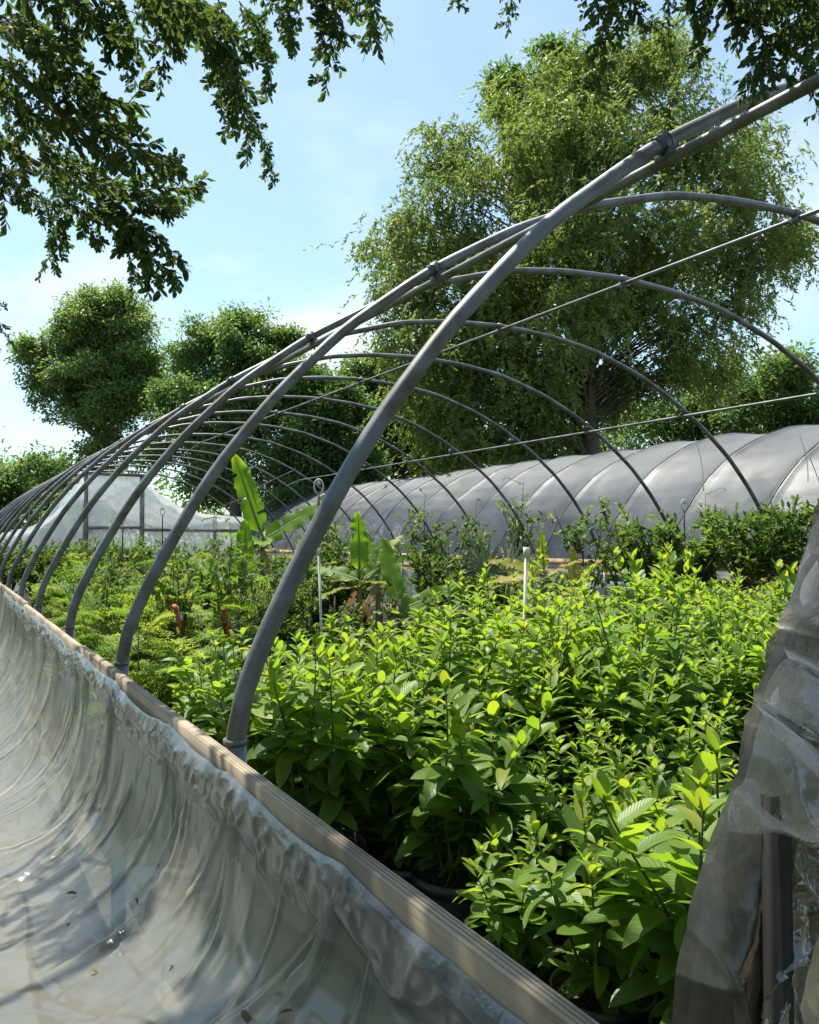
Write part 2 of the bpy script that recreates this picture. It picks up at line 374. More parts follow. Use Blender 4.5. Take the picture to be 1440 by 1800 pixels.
def ground_mat():
    m, n, l = new_mat('bare_ground')
    p = n.new('ShaderNodeBsdfPrincipled'); p.inputs['Roughness'].default_value = .95; p.inputs['Specular IOR Level'].default_value = .15
    a = noise(n, l, .35, 6, .6); b = noise(n, l, 22, 5, .7)
    r = ramp(n, [(.35, (.05, .07, .025)), (.52, (.12, .1, .07)), (.7, (.2, .17, .13))]); l.new(a.outputs[0], r.inputs[0])
    r2 = ramp(n, [(.3, (.45, .45, .45)), (.7, (1.1, 1.1, 1.1))]); l.new(b.outputs[0], r2.inputs[0])
    mm = n.new('ShaderNodeMixRGB'); mm.blend_type = 'MULTIPLY'; mm.inputs[0].default_value = 1
    l.new(r.outputs[0], mm.inputs[1]); l.new(r2.outputs[0], mm.inputs[2]); l.new(mm.outputs[0], p.inputs['Base Color'])
    bp = n.new('ShaderNodeBump'); bp.inputs['Strength'].default_value = .8; bp.inputs['Distance'].default_value = .03
    l.new(b.outputs[0], bp.inputs['Height']); l.new(bp.outputs[0], p.inputs['Normal'])
    out(n, l, p.outputs[0]); return m
GROUND = ground_mat()
MAT_CLOTH = simple('weed_mat', (.035, .033, .03), .95, nscale=30, bump=.3, col2=(.015, .015, .014), spec=.05)

# ------------------------------------------------------------------ ground
NG = 60
gx = np.concatenate([-np.geomspace(260, 4, NG // 2), np.geomspace(4, 260, NG // 2)])
X, Y = np.meshgrid(gx + 4, gx + 12, indexing='ij')
Z = vnoise(X * .08, Y * .08, 3) * np.clip((np.hypot(X - 6, Y - 15) - 45) / 60, 0, 1) * 1.2
link('ground', np_mesh('ground', np.stack([X, Y, Z - .004], -1).reshape(-1, 3), [grid_faces(NG, NG)], GROUND), kind='structure')
X, Y = np.meshgrid(np.linspace(.72, 8.55, 60), np.linspace(.6, 26.4, 160), indexing='ij')
Z = .006 + .006 * vnoise(X * 2.3, Y * 2.3, 5) + .004 * ridge(X * .9, Y * 3, 8)
link('weed_mat_path', np_mesh('weed_mat_path', np.stack([X, Y, Z], -1).reshape(-1, 3), [grid_faces(60, 160)], MAT_CLOTH), kind='structure')

# ------------------------------------------------------------------ the bare hoop house
ZB = EYE - .475                       # top of the baseboard
PROF = [(.605, -.62), (.6, -.44), (.607, -.385), (.645, -.30), (.72, -.14), (.81, .03), (.95, .265), (1.04, .385), (1.21, .60), (1.53, .925), (1.97, 1.255),
        (2.46, 1.54), (2.92, 1.745), (3.54, 1.93), (4.05, 2.0), (4.63, 2.03)]
XC = 4.63
prof = [(x, EYE + u) for x, u in PROF] + [(2 * XC - x, EYE + u) for x, u in PROF[-2::-1]]
def smooth_path(pts, n):
    P = np.array(pts, float); d = np.r_[0, np.cumsum(np.linalg.norm(np.diff(P, axis=0), axis=1))]
    t = np.linspace(0, d[-1], n); Q = np.stack([np.interp(t, d, P[:, k]) for k in range(P.shape[1])], 1)
    for _ in range(2): Q[1:-1] = (Q[:-2] + 2 * Q[1:-1] + Q[2:]) / 4
    return Q
HP = smooth_path(prof, 120)
HOOP_Y = [1.93, 3.36, 4.87, 6.53, 8.05, 9.60, 11.21, 12.65, 14.27, 15.93, 17.53, 19.1, 20.7, 22.25, 23.8, 25.5]
house = thing('hoop_house_frame', 'bare galvanised steel hoop house frame with no cover over potted plants', 'greenhouse frame', (.6, 1.9, 0))
HI = Matrix.Translation((-.6, -1.9, 0))
def hpart(name, me, **k): return link(name, me, house, mat4=HI, **k)
def curve_pt(x, right=False):
    xs = [p[0] for p in PROF]; us = [p[1] for p in PROF]
    xx = 2 * XC - x if right else x
    return EYE + float(np.interp(xx, xs, us))
PUR = [(1.99, EYE + 1.255), (4.60, EYE + 2.03), (6.98, EYE + 1.365)]
for i, y in enumerate(HOOP_Y):
    rr = random.Random(i)
    wob = np.array([rr.uniform(-.02, .02), 0, rr.uniform(-.015, .015)]) * (0 if i < 4 else 1.0)
    mb = MB(); n = len(HP); w = np.sin(np.linspace(0, np.pi, n))[:, None]
    P = np.stack([HP[:, 0], np.full(n, y), HP[:, 1]], 1) + w * wob
    mb.tube(P, .0235, 14 if i < 5 else 8)
    ho = hpart('hoop', mb.mesh('hoop', STEEL))
    for xx in (.605, 2 * XC - .605):             # ground post the hoop slips into
        b = MB(); b.tube([(xx, y, 0), (xx, y, .5), (xx, y, EYE - .47)], .028, 12)
        b.tube([(xx, y, EYE - .478), (xx, y, EYE - .464)], .0285, 12)
        link('ground_post', b.mesh('ground_post', STEEL), ho)
    if i < 9:
        for k, (pxx, pz) in enumerate(PUR):
            if k == 1 and i == 0: pass
            s = (1.0 if k == 0 else .75)
            tx = (0.8, 0.6) if k == 0 else ((1, 0) if k == 1 else (.87, -.5))
            a = np.array([tx[0], 0, tx[1]]); b = MB(); nn = np.array([-tx[1], 0, tx[0]])
            c = np.array([pxx, y, curve_pt(pxx, pxx > XC)])
            b.tube([c - a * .022 * s, c + a * .022 * s], .0275, 12)
            b.tube([c - a * .027 * s, c - a * .022 * s], .0285, 12); b.tube([c + a * .022 * s, c + a * .027 * s], .0285, 12)
            b.box(c - nn * .042, (.03 * s, .03, .05)); b.tube([c - nn * .085 + a * .012, c - nn * .03 + a * .012], .007, 6)
            b.tube([c - nn * .09 - a * .014 + np.array([0, .012, 0]), c - nn * .03 - a * .014], .007, 6)
            b.tube([c - nn * .045 + np.array([0, -.035, 0]), c - nn * .045 + np.array([0, .035, 0])], .024, 10)
            link('clamp', b.mesh('clamp', STEEL_DARK if k == 0 else STEEL), ho)
# purlins run under the hoops
for k, (xx, zz) in enumerate(PUR):
    b = MB(); off = (.028, 0, -.036) if k == 0 else ((0, 0, -.042) if k == 1 else (-.02, 0, -.036))
    r = .019 if k == 0 else .0135
    if k == 0: ys = np.linspace(.56, 26, 40); pts = [(xx + off[0], y, zz + off[2]) for y in ys]
    elif k == 1:
        ys = np.linspace(.56, 17.2, 40); pts = [(xx, y, zz + off[2]) for y in ys]
        pts += [(xx - .05, 18.6, zz - .22), (xx - .1, 20.4, zz - .42)]         # far end hangs loose
    else:
        ys = np.linspace(.56, 17.6, 36); pts = [(xx + off[0], y, zz + off[2]) for y in ys]
        pts += [(xx - .02, 18.4, zz - .12)]
    b.tube(pts, r, 10); hpart('purlin', b.mesh('purlin', STEEL))
for a, c, bend in (((6.9, 17.9, EYE + 1.55), (6.3, 19.9, EYE + .95), .05), ((6.95, 20.4, EYE + 1.0), (6.4, 21.8, EYE + .85), .09), ((6.9, 23.5, EYE + .62), (6.6, 24.4, EYE + .55), .05)):
    b = MB(); A, Cc = np.array(a), np.array(c)
    b.tube([A + (Cc - A) * t + np.array([0, 0, bend * math.sin(math.pi * t)]) for t in np.linspace(0, 1, 8)], .012, 8)
    hpart('broken_purlin_piece', b.mesh('broken_purlin_piece', STEEL), label='snapped loose length of purlin pipe')
# baseboards: planks end to end along the camera side, slightly out of line
JOINTS = [.50, 4.05, 6.9, 9.7, 12.6, 15.4, 18.2, 21.0, 23.8, 26.2]
def board_x(y): return .548 - .010 * max(0, y - 3) + .0
for i in range(len(JOINTS) - 1):
    y0, y1 = JOINTS[i] + .004, JOINTS[i + 1] - .004
    dz = (0, -.006, .004, .002, -.004, .003, 0, 0, 0)[i]; dx = (0, -.006, .003, 0, 0, 0, 0, 0, 0)[i]
    L = y1 - y0; n = 14; V = []
    for j in range(n + 1):
        y = y0 + L * j / n; xb = .561 + dx; t = .0145; ch = .004
        bow = .004 * math.sin(j * 1.3 + i)
        for (ox, oz) in ((-t + ch, 0), (t - ch, 0), (t, -ch), (t, -.137), (-t, -.137), (-t, -ch)):
            V.append((xb + ox, y, ZB + dz + oz + bow * .3))
    q = []
    for j in range(n):
        for k in range(6): a = j * 6 + k; b2 = j * 6 + (k + 1) % 6; q.append([a, b2, b2 + 6, a + 6])
    caps = [np.array([[5, 4, 3, 2, 1, 0]]), np.array([[n * 6 + k for k in range(6)]])]
    hpart('baseboard', np_mesh('baseboard', V, [q] + caps, WOOD, smooth=False))
b = MB()
b.box((2 * XC - .548, 13.4, ZB - .07), (.04, 25.6, .137)); hpart('baseboard', b.mesh('baseboard', WOOD, False), label='baseboard on the far side next to the covered house')

# ------------------------------------------------------------------ plastic curtain hanging outside the board
def curtain():
    NS, NT = 1500, 150
    ys = .42 + np.linspace(0, 1, NS) ** 1.5 * 12.5; t = np.linspace(0, 1, NT)
    Yg, T = np.meshgrid(ys, t, indexing='ij')
    stap = [.62, 1.18, 1.72, 2.30, 3.12, 3.75, 4.05, 4.75, 5.4, 6.1, 6.9, 7.6, 8.3, 9.0, 9.7, 10.6, 11.5, 12.5, 13.5, 14.6, 15.7]
    zb = np.interp(Yg, [.4, 1.2, 2.0, 3.0, 4.5, 7, 16], [.84, .72, .58, .45, .34, .28, .26])      # height of the belly
    sag = np.zeros_like(Yg)
    for a, c in zip(stap[:-1], stap[1:]):
        m = (Yg >= a) & (Yg < c); sag[m] = (np.sin(np.pi * (Yg[m] - a) / (c - a)) ** .8) * (.022 + .02 * ((c - a) > .7))
    top = ZB - .036 - sag
    # cross-section: drop in a quarter curve, then out over the ground
    k = .62
    ph = np.clip(T / k, 0, 1) * np.pi / 2; out_w = np.interp(Yg, [.4, 2, 4, 16], [.36, .40, .44, .46])
    Xg = .541 - out_w * (1 - np.cos(ph)) ** 1.12 ; Zg = zb + (top - zb) * (1 - np.sin(ph) ** .92)
    s2 = np.clip((T - k) / (1 - k), 0, 1)
    Xg = Xg - s2 * 1.5; Zg = Zg - np.minimum(zb - .03, .32) * s2 ** 1.1 * 1.0
    # normals of the undisplaced sheet
    P = np.stack([Xg, Yg, Zg], -1)
    Nn = np.cross(np.gradient(P, axis=0), np.gradient(P, axis=1)); Nn /= np.linalg.norm(Nn, axis=-1)[..., None] + 1e-9
    if Nn[NS // 2, 20, 0] > 0: Nn = -Nn
    arc = T * 1.4; D = np.zeros_like(T); rr = random.Random(4)
    def fold(y0, slope, curve, w, amp, a0, a1):
        yc = y0 + slope * arc + curve * arc * arc; dist = (Yg - yc) / (w * (.6 + 1.2 * arc)); m = np.clip((arc - a0) / .06, 0, 1) * np.clip((a1 - arc) / .25, 0, 1)
        return amp * m * (np.exp(-dist ** 2) - .45 * np.exp(-(dist - 1.6) ** 2))
    for yk in stap:                               # pleats fan out from every staple
        for q in range(rr.randint(3, 5)):
            D += fold(yk, rr.uniform(-.55, .55), rr.uniform(-.35, .1), rr.uniform(.008, .02), rr.uniform(.006, .016), .0, rr.uniform(.5, 1.0))
    for q in range(36):                           # straight hanging folds in between
        D += fold(.5 + 11 * rr.random() ** 1.5, rr.uniform(-.18, .12), rr.uniform(-.3, .05), rr.uniform(.008, .022), rr.uniform(.004, .011), rr.uniform(0, .3), rr.uniform(.5, 1.0))
    for q in range(0):                            # long creases along the belly
        a0 = rr.uniform(.55, 1.35); da = arc - a0 - .06 * vnoise(Yg * .8 + q * 7, Yg * 0, q); D += rr.uniform(.006, .015) * np.exp(-(da / rr.uniform(.012, .03)) ** 2) * np.clip(vnoise(Yg * .5 + q, Yg * 0, 90 + q) * 1.5 + .5, 0, 1)
    D += .020 * vnoise(Yg * 1.7, T * 3.2, 41) * np.clip(T / .15, 0, 1) + .008 * vnoise(Yg * 4.5, T * 6, 45) * np.clip(T / .15, 0, 1)
    fl = np.clip((T - .4) / .2, 0, 1); wv = arc + .10 * vnoise(Yg * 1.1, T * 3, 61) + .03 * vnoise(Yg * 4, T * 8, 62)
    D += fl * (.010 * (ridge(wv * 6, Yg * .4, 63, 3) - .3) + .004 * (ridge(wv * 13 + Yg * .5, Yg * .7, 64, 4) - .3))
    D += creases(Yg, arc, 70, 5, .5, 5, .25, 1.4, (.002, .006), (.008, .016), (.05, .3), (-.5, .5)) + creases(Yg, arc, 60, 6, .5, 6, .1, .9, (.002, .006), (.006, .014), (.06, .25), (1.1, 2.0))
    cr = vnoise(Yg * 5 + 2 * vnoise(Yg * 2, T * 6, 43), T * 12, 42); D += .0025 * (1 - np.abs(cr)) ** 5 * np.clip(T / .1, 0, 1)
    P = P + Nn * D[..., None]
    P[..., 2] = np.maximum(P[..., 2], .012)
    P[..., 0] = np.where(T < .25, np.minimum(P[..., 0], .5415), P[..., 0])
    o = link('plastic_curtain', np_mesh('plastic_curtain', P.reshape(-1, 3), [grid_faces(NS, NT)], CURTAIN))
    tag(o, 'long milky polythene side curtain hanging in folds from the wooden baseboard', 'plastic curtain')
    # doubled hem along the top edge, stapled to the board
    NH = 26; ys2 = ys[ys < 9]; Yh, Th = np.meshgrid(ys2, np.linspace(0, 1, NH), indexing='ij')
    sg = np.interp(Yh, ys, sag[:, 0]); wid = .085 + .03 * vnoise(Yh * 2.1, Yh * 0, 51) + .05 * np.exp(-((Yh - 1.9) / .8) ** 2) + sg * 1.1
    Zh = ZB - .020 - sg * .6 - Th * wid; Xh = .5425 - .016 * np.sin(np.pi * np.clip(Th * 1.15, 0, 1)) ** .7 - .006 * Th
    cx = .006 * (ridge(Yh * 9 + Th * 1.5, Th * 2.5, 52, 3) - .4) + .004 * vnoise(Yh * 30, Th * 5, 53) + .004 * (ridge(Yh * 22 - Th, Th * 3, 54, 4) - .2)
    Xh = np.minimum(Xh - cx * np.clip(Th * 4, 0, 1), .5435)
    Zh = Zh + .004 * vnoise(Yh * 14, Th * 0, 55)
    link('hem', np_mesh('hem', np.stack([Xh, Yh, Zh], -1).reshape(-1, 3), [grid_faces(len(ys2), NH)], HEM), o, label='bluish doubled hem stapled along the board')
    return P, ys
CP, CY = curtain()

# ------------------------------------------------------------------ plastic-wrapped end of the hoop house
def edge_x(z): return float(np.interp(z - EYE, [p[1] for p in PROF[:11]], [p[0] for p in PROF[:11]]))
YE = .54
endw = thing('end_wall', 'torn dirty plastic sheeting wrapped round the end hoop and dark stud', 'end wall', (.62, YE, 0))
EI = Matrix.Translation((-.62, -YE, 0))
def epart(name, me, **k): return link(name, me, endw, mat4=EI, **k)
mb = MB(); n = len(HP); mb.tube(np.stack([HP[:, 0], np.full(n, YE), HP[:, 1]], 1), .0235, 14); epart('hoop', mb.mesh('hoop', STEEL))
for xx in (.605, 2 * XC - .605):
    b = MB(); b.tube([(xx, YE, 0), (xx, YE, EYE - .46)], .028, 12); epart('ground_post', b.mesh('ground_post', STEEL))
def film(name, mat, z0, z1, x_in, x_out, yb, amp, seed, nz=120, nx=90, torn=0.0, wrap=0.0, fx=9, fz=5, **k):
    """sheet hung on the end hoop: x runs from the hoop edge + x_in to + x_out"""
    zs = np.linspace(z0, z1, nz); V = np.zeros((nz, nx, 3)); u = np.linspace(0, 1, nx)
    for i, z in enumerate(zs):
        ex = edge_x(z)
        V[i, :, 0] = ex - .032 + x_in + (x_out - x_in) * u; V[i, :, 1] = yb; V[i, :, 2] = z
    X, Zz = V[..., 0].copy(), V[..., 2].copy()
    if torn:
        w = np.linspace(1, 0, nz)[:, None] ** 2
        V[..., 2] += w * torn * (vnoise(X * 13, X * 0 + 3, seed + 5) + .5 * vnoise(X * 37, X * 0, seed + 6) + .25 * vnoise(X * 90, X * 0, seed + 7))
        V[..., 1] -= w * .018 * (1 + vnoise(X * 17, Zz * 10, seed + 9))
    dx = X + .02 * vnoise(X * 9, Zz * 7, seed + 3)
    D = amp * (ridge(dx * fx + Zz * fz * .45, Zz * fz * .55, seed, 4) * 1.3 + .6 * ridge(dx * fx * 2.3 - Zz * fz * .9, Zz * fz, seed + 1, 4) + .45 * vnoise(dx * fx * 1.7, Zz * fz * 2.3, seed + 2) + .25 * ridge(dx * fx * 5, Zz * fz * 3.6, seed + 4, 3))
    D += creases(X, Zz, int(90 * (x_out - x_in) * (z1 - z0) / .15) if (z1 - z0) < 2 else 260, seed + 40, X.min(), X.max(), z0, z1, (.003, .012), (.003, .009), (.02, .12))
    V[..., 1] -= D
    if wrap:                                     # edge rolls round the hoop
        e = np.clip(1 - (X - X[:, :1]) / .03, 0, 1); V[..., 1] += e ** 2 * wrap; V[..., 0] += .006 * vnoise(Zz * 22, Zz * 0, seed + 8) * e
    return epart(name, np_mesh(name, V.reshape(-1, 3), [grid_faces(nz, nx)], mat), **k)
film('film_sheet', ENDFILM, .02, EYE + 1.2, .02, 1.6, YE - .032, .007, 61, nz=420, nx=260, fx=18, fz=7)
film('stained_film', ENDFILM3, .8, EYE + .12, .0, .105, YE - .038, .003, 71, nz=420, nx=80, wrap=.05, fx=26, fz=9, label='brown stained strip of film along the hoop')
film('crumpled_film', ENDFILM2, .75, EYE - .22, .04, .085, YE - .044, .006, 81, nz=300, nx=60, torn=.02, fx=26, fz=30, label='clear crumpled strip of film beside the dark stud')
film('torn_film', ENDFILM2, EYE - .275, EYE + .40, -.022, .45, YE - .060, .006, 91, nz=380, nx=240, torn=.045, wrap=.06, fx=17, fz=14, label='upper sheet of clear film with a torn lower edge')
b = MB(); b.box((.634, YE - .050, .665), (.024, .012, 1.33)); epart('stud', b.mesh('stud', simple('dark_stud', (.014, .014, .013), .75, var=.4, nscale=30, spec=.15), False), label='dark upright timber stud showing through the torn film')
b = MB(); b.box((2.26, YE - .01, 1.1), (.09, .09, 2.2)); epart('door_post', b.mesh('door_post', WOOD_GREY, False))

# ------------------------------------------------------------------ covered hoop house next door
DX = 9.15; X2 = XC + DX; Y20, Y21 = 2.0, 32.0; ZB2 = EYE - .385
h2 = thing('covered_hoop_house', 'hoop house under a sagging grey plastic cover with wooden hip board', 'greenhouse', (DX + .6, Y20, 0))
H2I = Matrix.Translation((-DX - .6, -Y20, 0))
def h2part(name, me, **k): return link(name, me, h2, mat4=H2I, **k)
RIBMAT = simple('ribbed_cover_seam', (.07, .07, .075), .5, var=.3)
def cover2():
    pts = [(x + DX, EYE + u) for x, u in PROF if u > -.39]
    pts = pts + [(2 * X2 - x, z) for x, z in pts[-2::-1]]
    Q = smooth_path(pts, 110); NA = len(Q)
    Tn = np.gradient(Q, axis=0); Tn /= np.linalg.norm(Tn, axis=1)[:, None]; No = np.stack([-Tn[:, 1], Tn[:, 0]], 1)
    ys = np.linspace(Y20, Y21, 560); sp = 1.5
    fr = ((ys - Y20) / sp) % 1.0; bay = np.floor((ys - Y20) / sp).astype(int)
    A = np.linspace(0, 1, NA); Yg, Ag = np.meshgrid(ys, A, indexing='ij'); Fg = np.repeat(fr[:, None], NA, 1)
    depth = .04 + .02 * vnoise(bay * 1.7 + .3, bay * 0, 5)
    belly = np.sin(np.pi * Ag) ** .45 * (1 + .4 * np.exp(-((Ag - .13) / .1) ** 2))
    D = -(np.sin(np.pi * Fg) ** .8) * depth[:, None] * belly
    D += .022 * np.exp(-(np.minimum(Fg, 1 - Fg) * sp / .06) ** 2)
    D += .03 * vnoise(Yg * .9, Ag * 9, 6) + .012 * (ridge(Yg * .7 + Ag * 3, Ag * 26, 7, 4) - .3) + .006 * vnoise(Yg * 4, Ag * 40, 8)
    gather = np.exp(-(Ag / .035) ** 2); D += gather * .03 * (ridge(Yg * 7, Ag * 3, 9, 3) - .4)
    V = np.zeros(Yg.shape + (3,)); V[..., 0] = Q[:, 0] + No[:, 0] * D; V[..., 1] = Yg; V[..., 2] = Q[:, 1] + No[:, 1] * D
    V[..., 1] += np.where(Yg > Y21 - .3, .25 * vnoise(Ag * 25, Ag * 0, 10), 0)
    for q in range(20):                          # hoops show as thin raised ribs under the cover
        yq = Y20 + sp * (q + (.004 if q == 0 else 0)); iy = int(np.argmin(np.abs(ys - yq))); b = MB(); P = V[iy, :, :].copy(); P[:, 0] += No[:, 0] * .002; P[:, 2] += No[:, 1] * .002
        b.tube(P[1:-1:2], .011, 6); h2part('rib', b.mesh('rib', RIBMAT))
    return h2part('cover', np_mesh('cover', V.reshape(-1, 3), [grid_faces(560, NA)], COVER))
cover2()
for i in range(11):
    y0 = Y20 + i * 2.7; b = MB(); b.box((DX + .57, y0 + 1.345, ZB2 - .02 + .006 * (i % 3)), (.04, 2.685, .13)); h2part('hip_board', b.mesh('hip_board', WOOD_WARM, False))
def side_curtain():
    ys = np.linspace(Y20, Y21, 500); zs = np.linspace(ZB2 - .06, .01, 30); Yg, Zg = np.meshgrid(ys, zs, indexing='ij')
    t = (ZB2 - Zg) / ZB2
    Xg = DX + .545 - .04 * t - .045 * (ridge(Yg * 1.5 + t, t * 1.5, 3, 3) - .3) * np.clip(t * 4, 0, 1) - .03 * (ridge(Yg * 4 - t, t * 2, 4, 3) - .3) * np.clip(t * 4, 0, 1)
    return h2part('side_curtain', np_mesh('side_curtain', np.stack([Xg, Yg, Zg], -1).reshape(-1, 3), [grid_faces(500, 30)], SIDEFILM))
side_curtain()
for px, y0, y1 in ((1222, 770, 862), (1406, 765, 846)):      # cords hanging on the cover
    b = MB(); P = []
    for k in range(9):
        t = k / 8; p = at(px + 14 * t + 5 * math.sin(t * 3), y0 + (y1 - y0) * t, 12.4 - 1.9 * t); P.append(p)
    b.tube(P, .006, 5); tag(link('hanging_cord', b.mesh('hanging_cord', CORD)), 'thin dark cord dangling over the grey house cover', 'cord', 'cords on the covered house')
for i in range(20):
    b = MB(); y = Y20 + .2 + i * 1.5; b.tube([(DX + .62, y, 0), (DX + .62, y, ZB2 - .02)], .025, 8); h2part('ground_post', b.mesh('ground_post', STEEL))

# ------------------------------------------------------------------ pale house beyond the end of the frame
YF = 27.6
fh = thing('pale_hoop_house', 'pale clear-plastic greenhouse with boxy framed gable beyond the bare hoops', 'greenhouse', (4.7, YF, 0))
FI = Matrix.Translation((-4.7, -YF, 0))
def fpart(name, me, **k): return link(name, me, fh, mat4=FI, **k)
FPROF = [(.3, 1.62), (1.2, 1.70), (1.9, 1.83), (2.6, 2.05), (3.2, 2.5), (3.55, 2.85), (3.84, 3.42), (3.9, 3.6), (5.52, 3.6), (5.62, 3.45), (6.1, 3.02), (6.8, 2.6), (7.5, 2.42), (8.2, 2.36), (9.0, 2.32)]
Q = np.array(FPROF); t0 = np.linspace(0, len(Q) - 1, 90); Q = np.stack([np.interp(t0, range(len(FPROF)), Q[:, k]) for k in (0, 1)], 1)
ys = np.linspace(YF + .05, YF + 9, 80); Yg = np.repeat(ys[:, None], 90, 1); Xg = np.repeat(Q[None, :, 0], 80, 0)
sg = .12 * np.sin(np.pi * ((ys - YF) / 1.5 % 1))[:, None]
Zg = np.repeat(Q[None, :, 1], 80, 0) - sg * (1 + .4 * vnoise(Xg * 2, Yg, 3)) + .05 * (ridge(Xg * 2 + Yg * .6, Yg * .8, 4, 3) - .3) - .06 * (Yg - YF)
fpart('roof_film', np_mesh('roof_film', np.stack([Xg, Yg, Zg], -1).reshape(-1, 3), [grid_faces(80, 90)], FARFILM))
def gable(name, x0, x1, zl, nx=50, nz=24, seed=1):
    xs = np.linspace(x0, x1, nx); V = np.zeros((nx, nz, 3))
    zt = np.interp(xs, [p[0] for p in FPROF], [p[1] for p in FPROF])
    for i, x in enumerate(xs):
        z = np.linspace(zl, zt[i] - .01, nz); V[i, :, 0] = x; V[i, :, 2] = z
        V[i, :, 1] = YF - .05 * ridge(x * 1.6 + z * .9, z * 1.4, seed, 3) + .03 * vnoise(np.full(nz, x * 4.0), z * 4, seed + 1)
    return fpart(name, np_mesh(name, V.reshape(-1, 3), [grid_faces(nx, nz)], FARFILM))
gable('gable_film', .3, 3.78, 1.5, seed=11); gable('gable_film', 3.94, 5.48, 1.95, seed=12); gable('gable_film', 5.62, 9.0, 1.9, seed=13)
def fpost(x, z0, z1, w=.13): b = MB(); b.box((x, YF - .02, (z0 + z1) / 2), (w, .12, z1 - z0)); fpart('post', b.mesh('post', WOOD_GREY, False))
fpost(3.86, 0, 3.56); fpost(5.55, 0, 3.56); fpost(7.9, 0, 2.36, .1); fpost(1.0, 0, 1.66, .1)
b = MB(); b.box((4.7, YF - .03, 3.60), (1.95, .14, .09)); fpart('header', b.mesh('header', WOOD_GREY, False))
b = MB(); b.box((7.3, YF - .08, 1.86), (3.4, .08, .09)); fpart('rail', b.mesh('rail', WOOD_GREY, False))
b = MB(); b.box((4.7, YF - .03, 1.93), (1.6, .1, .08)); fpart('rail', b.mesh('rail', WOOD_GREY, False))
for x0, x1, zt, sd in ((5.62, 9.0, 1.82, 4), (.3, 3.8, 1.5, 5), (3.95, 5.46, 1.88, 6)):
    xs = np.linspace(x0, x1, 50); zs = np.linspace(.02, zt, 12); Xg, Zg = np.meshgrid(xs, zs, indexing='ij')
    Yg = YF - .06 * ridge(Xg * 1.9, Zg, sd, 3)
    fpart('wall_film', np_mesh('wall_film', np.stack([Xg, Yg, Zg], -1).reshape(-1, 3), [grid_faces(50, 12)], FARFILM))

# ------------------------------------------------------------------ pots and guava plants
def pot_mesh(name, r, h):
    b = MB(); b.lathe([(0.0, .004), (r * .78, .004), (r * .80, .012), (r * .93, h * .86), (r * .93, h * .88), (r, h * .885), (r * 1.005, h), (r * .965, h), (r * .94, h * .9), (r * .9, h * .8)], 28)
    return b.mesh(name, POT)
def soil_mesh(r, h, seed):
    rr = np.random.RandomState(seed); V = [[0, 0, h + .008]]; n = 18; f = []; rings = 5
    for k in range(1, rings + 1):
        for j in range(n):
            a = 2 * math.pi * j / n; V.append([r * k / rings * math.cos(a), r * k / rings * math.sin(a), h + rr.uniform(-.009, .009)])
    t = [[0, 1 + j, 1 + (j + 1) % n] for j in range(n)]; q = []
    for k in range(rings - 1):
        for j in range(n): a = 1 + k * n + j; b2 = 1 + k * n + (j + 1) % n; q.append([a, a + n, b2 + n, b2])
    # bark chips lying on it
    vv = [V]; tot = len(V); qq = [np.array(q)]
    for k in range(46):
        a, d = rr.uniform(0, 6.28), r * .9 * math.sqrt(rr.uniform(0, 1)); c = np.array([d * math.cos(a), d * math.sin(a), h + .012])
        u = rr.normal(size=3); u[2] *= .3; u /= np.linalg.norm(u); w = np.cross(u, [0, 0, 1]) + rr.normal(size=3) * .2; w /= np.linalg.norm(w); L, W = rr.uniform(.008, .02), rr.uniform(.004, .008)
        vv.append([c - u * L, c + w * W, c + u * L, c - w * W]); qq.append(np.array([[tot, tot + 1, tot + 2, tot + 3]])); tot += 4
    return np_mesh('soil', np.concatenate([np.array(x) for x in vv]), [np.concatenate(qq), np.array(t)], SOIL, smooth=False)
POT_M = pot_mesh('nursery_pot', .155, .32); SOIL_M = [soil_mesh(.142, .275, s) for s in range(4)]
BIGPOT_M = pot_mesh('large_nursery_pot', .2, .42); BIGSOIL_M = soil_mesh(.185, .37, 9)

LEAFS = [leaf_shape(9, .42, .28, .45), leaf_shape(9, .38, .42, .75), leaf_shape(9, .45, .15, .25), leaf_shape(9, .36, .5, 1.1), leaf_shape(9, .42, .2, -.1)]
LEAF_LOW = [leaf_shape(7, .38, .28, .5), leaf_shape(7, .36, .4, .85), leaf_shape(7, .41, .2, .2)]
TONES = [.12, .3, .45, .6, .75, .92]
LEAF_ME = [[np_mesh('leaf', V, [F], GUAVA, tone=np.full(len(V), t), uv=UV) for t in TONES] for (V, F, UV) in LEAFS]
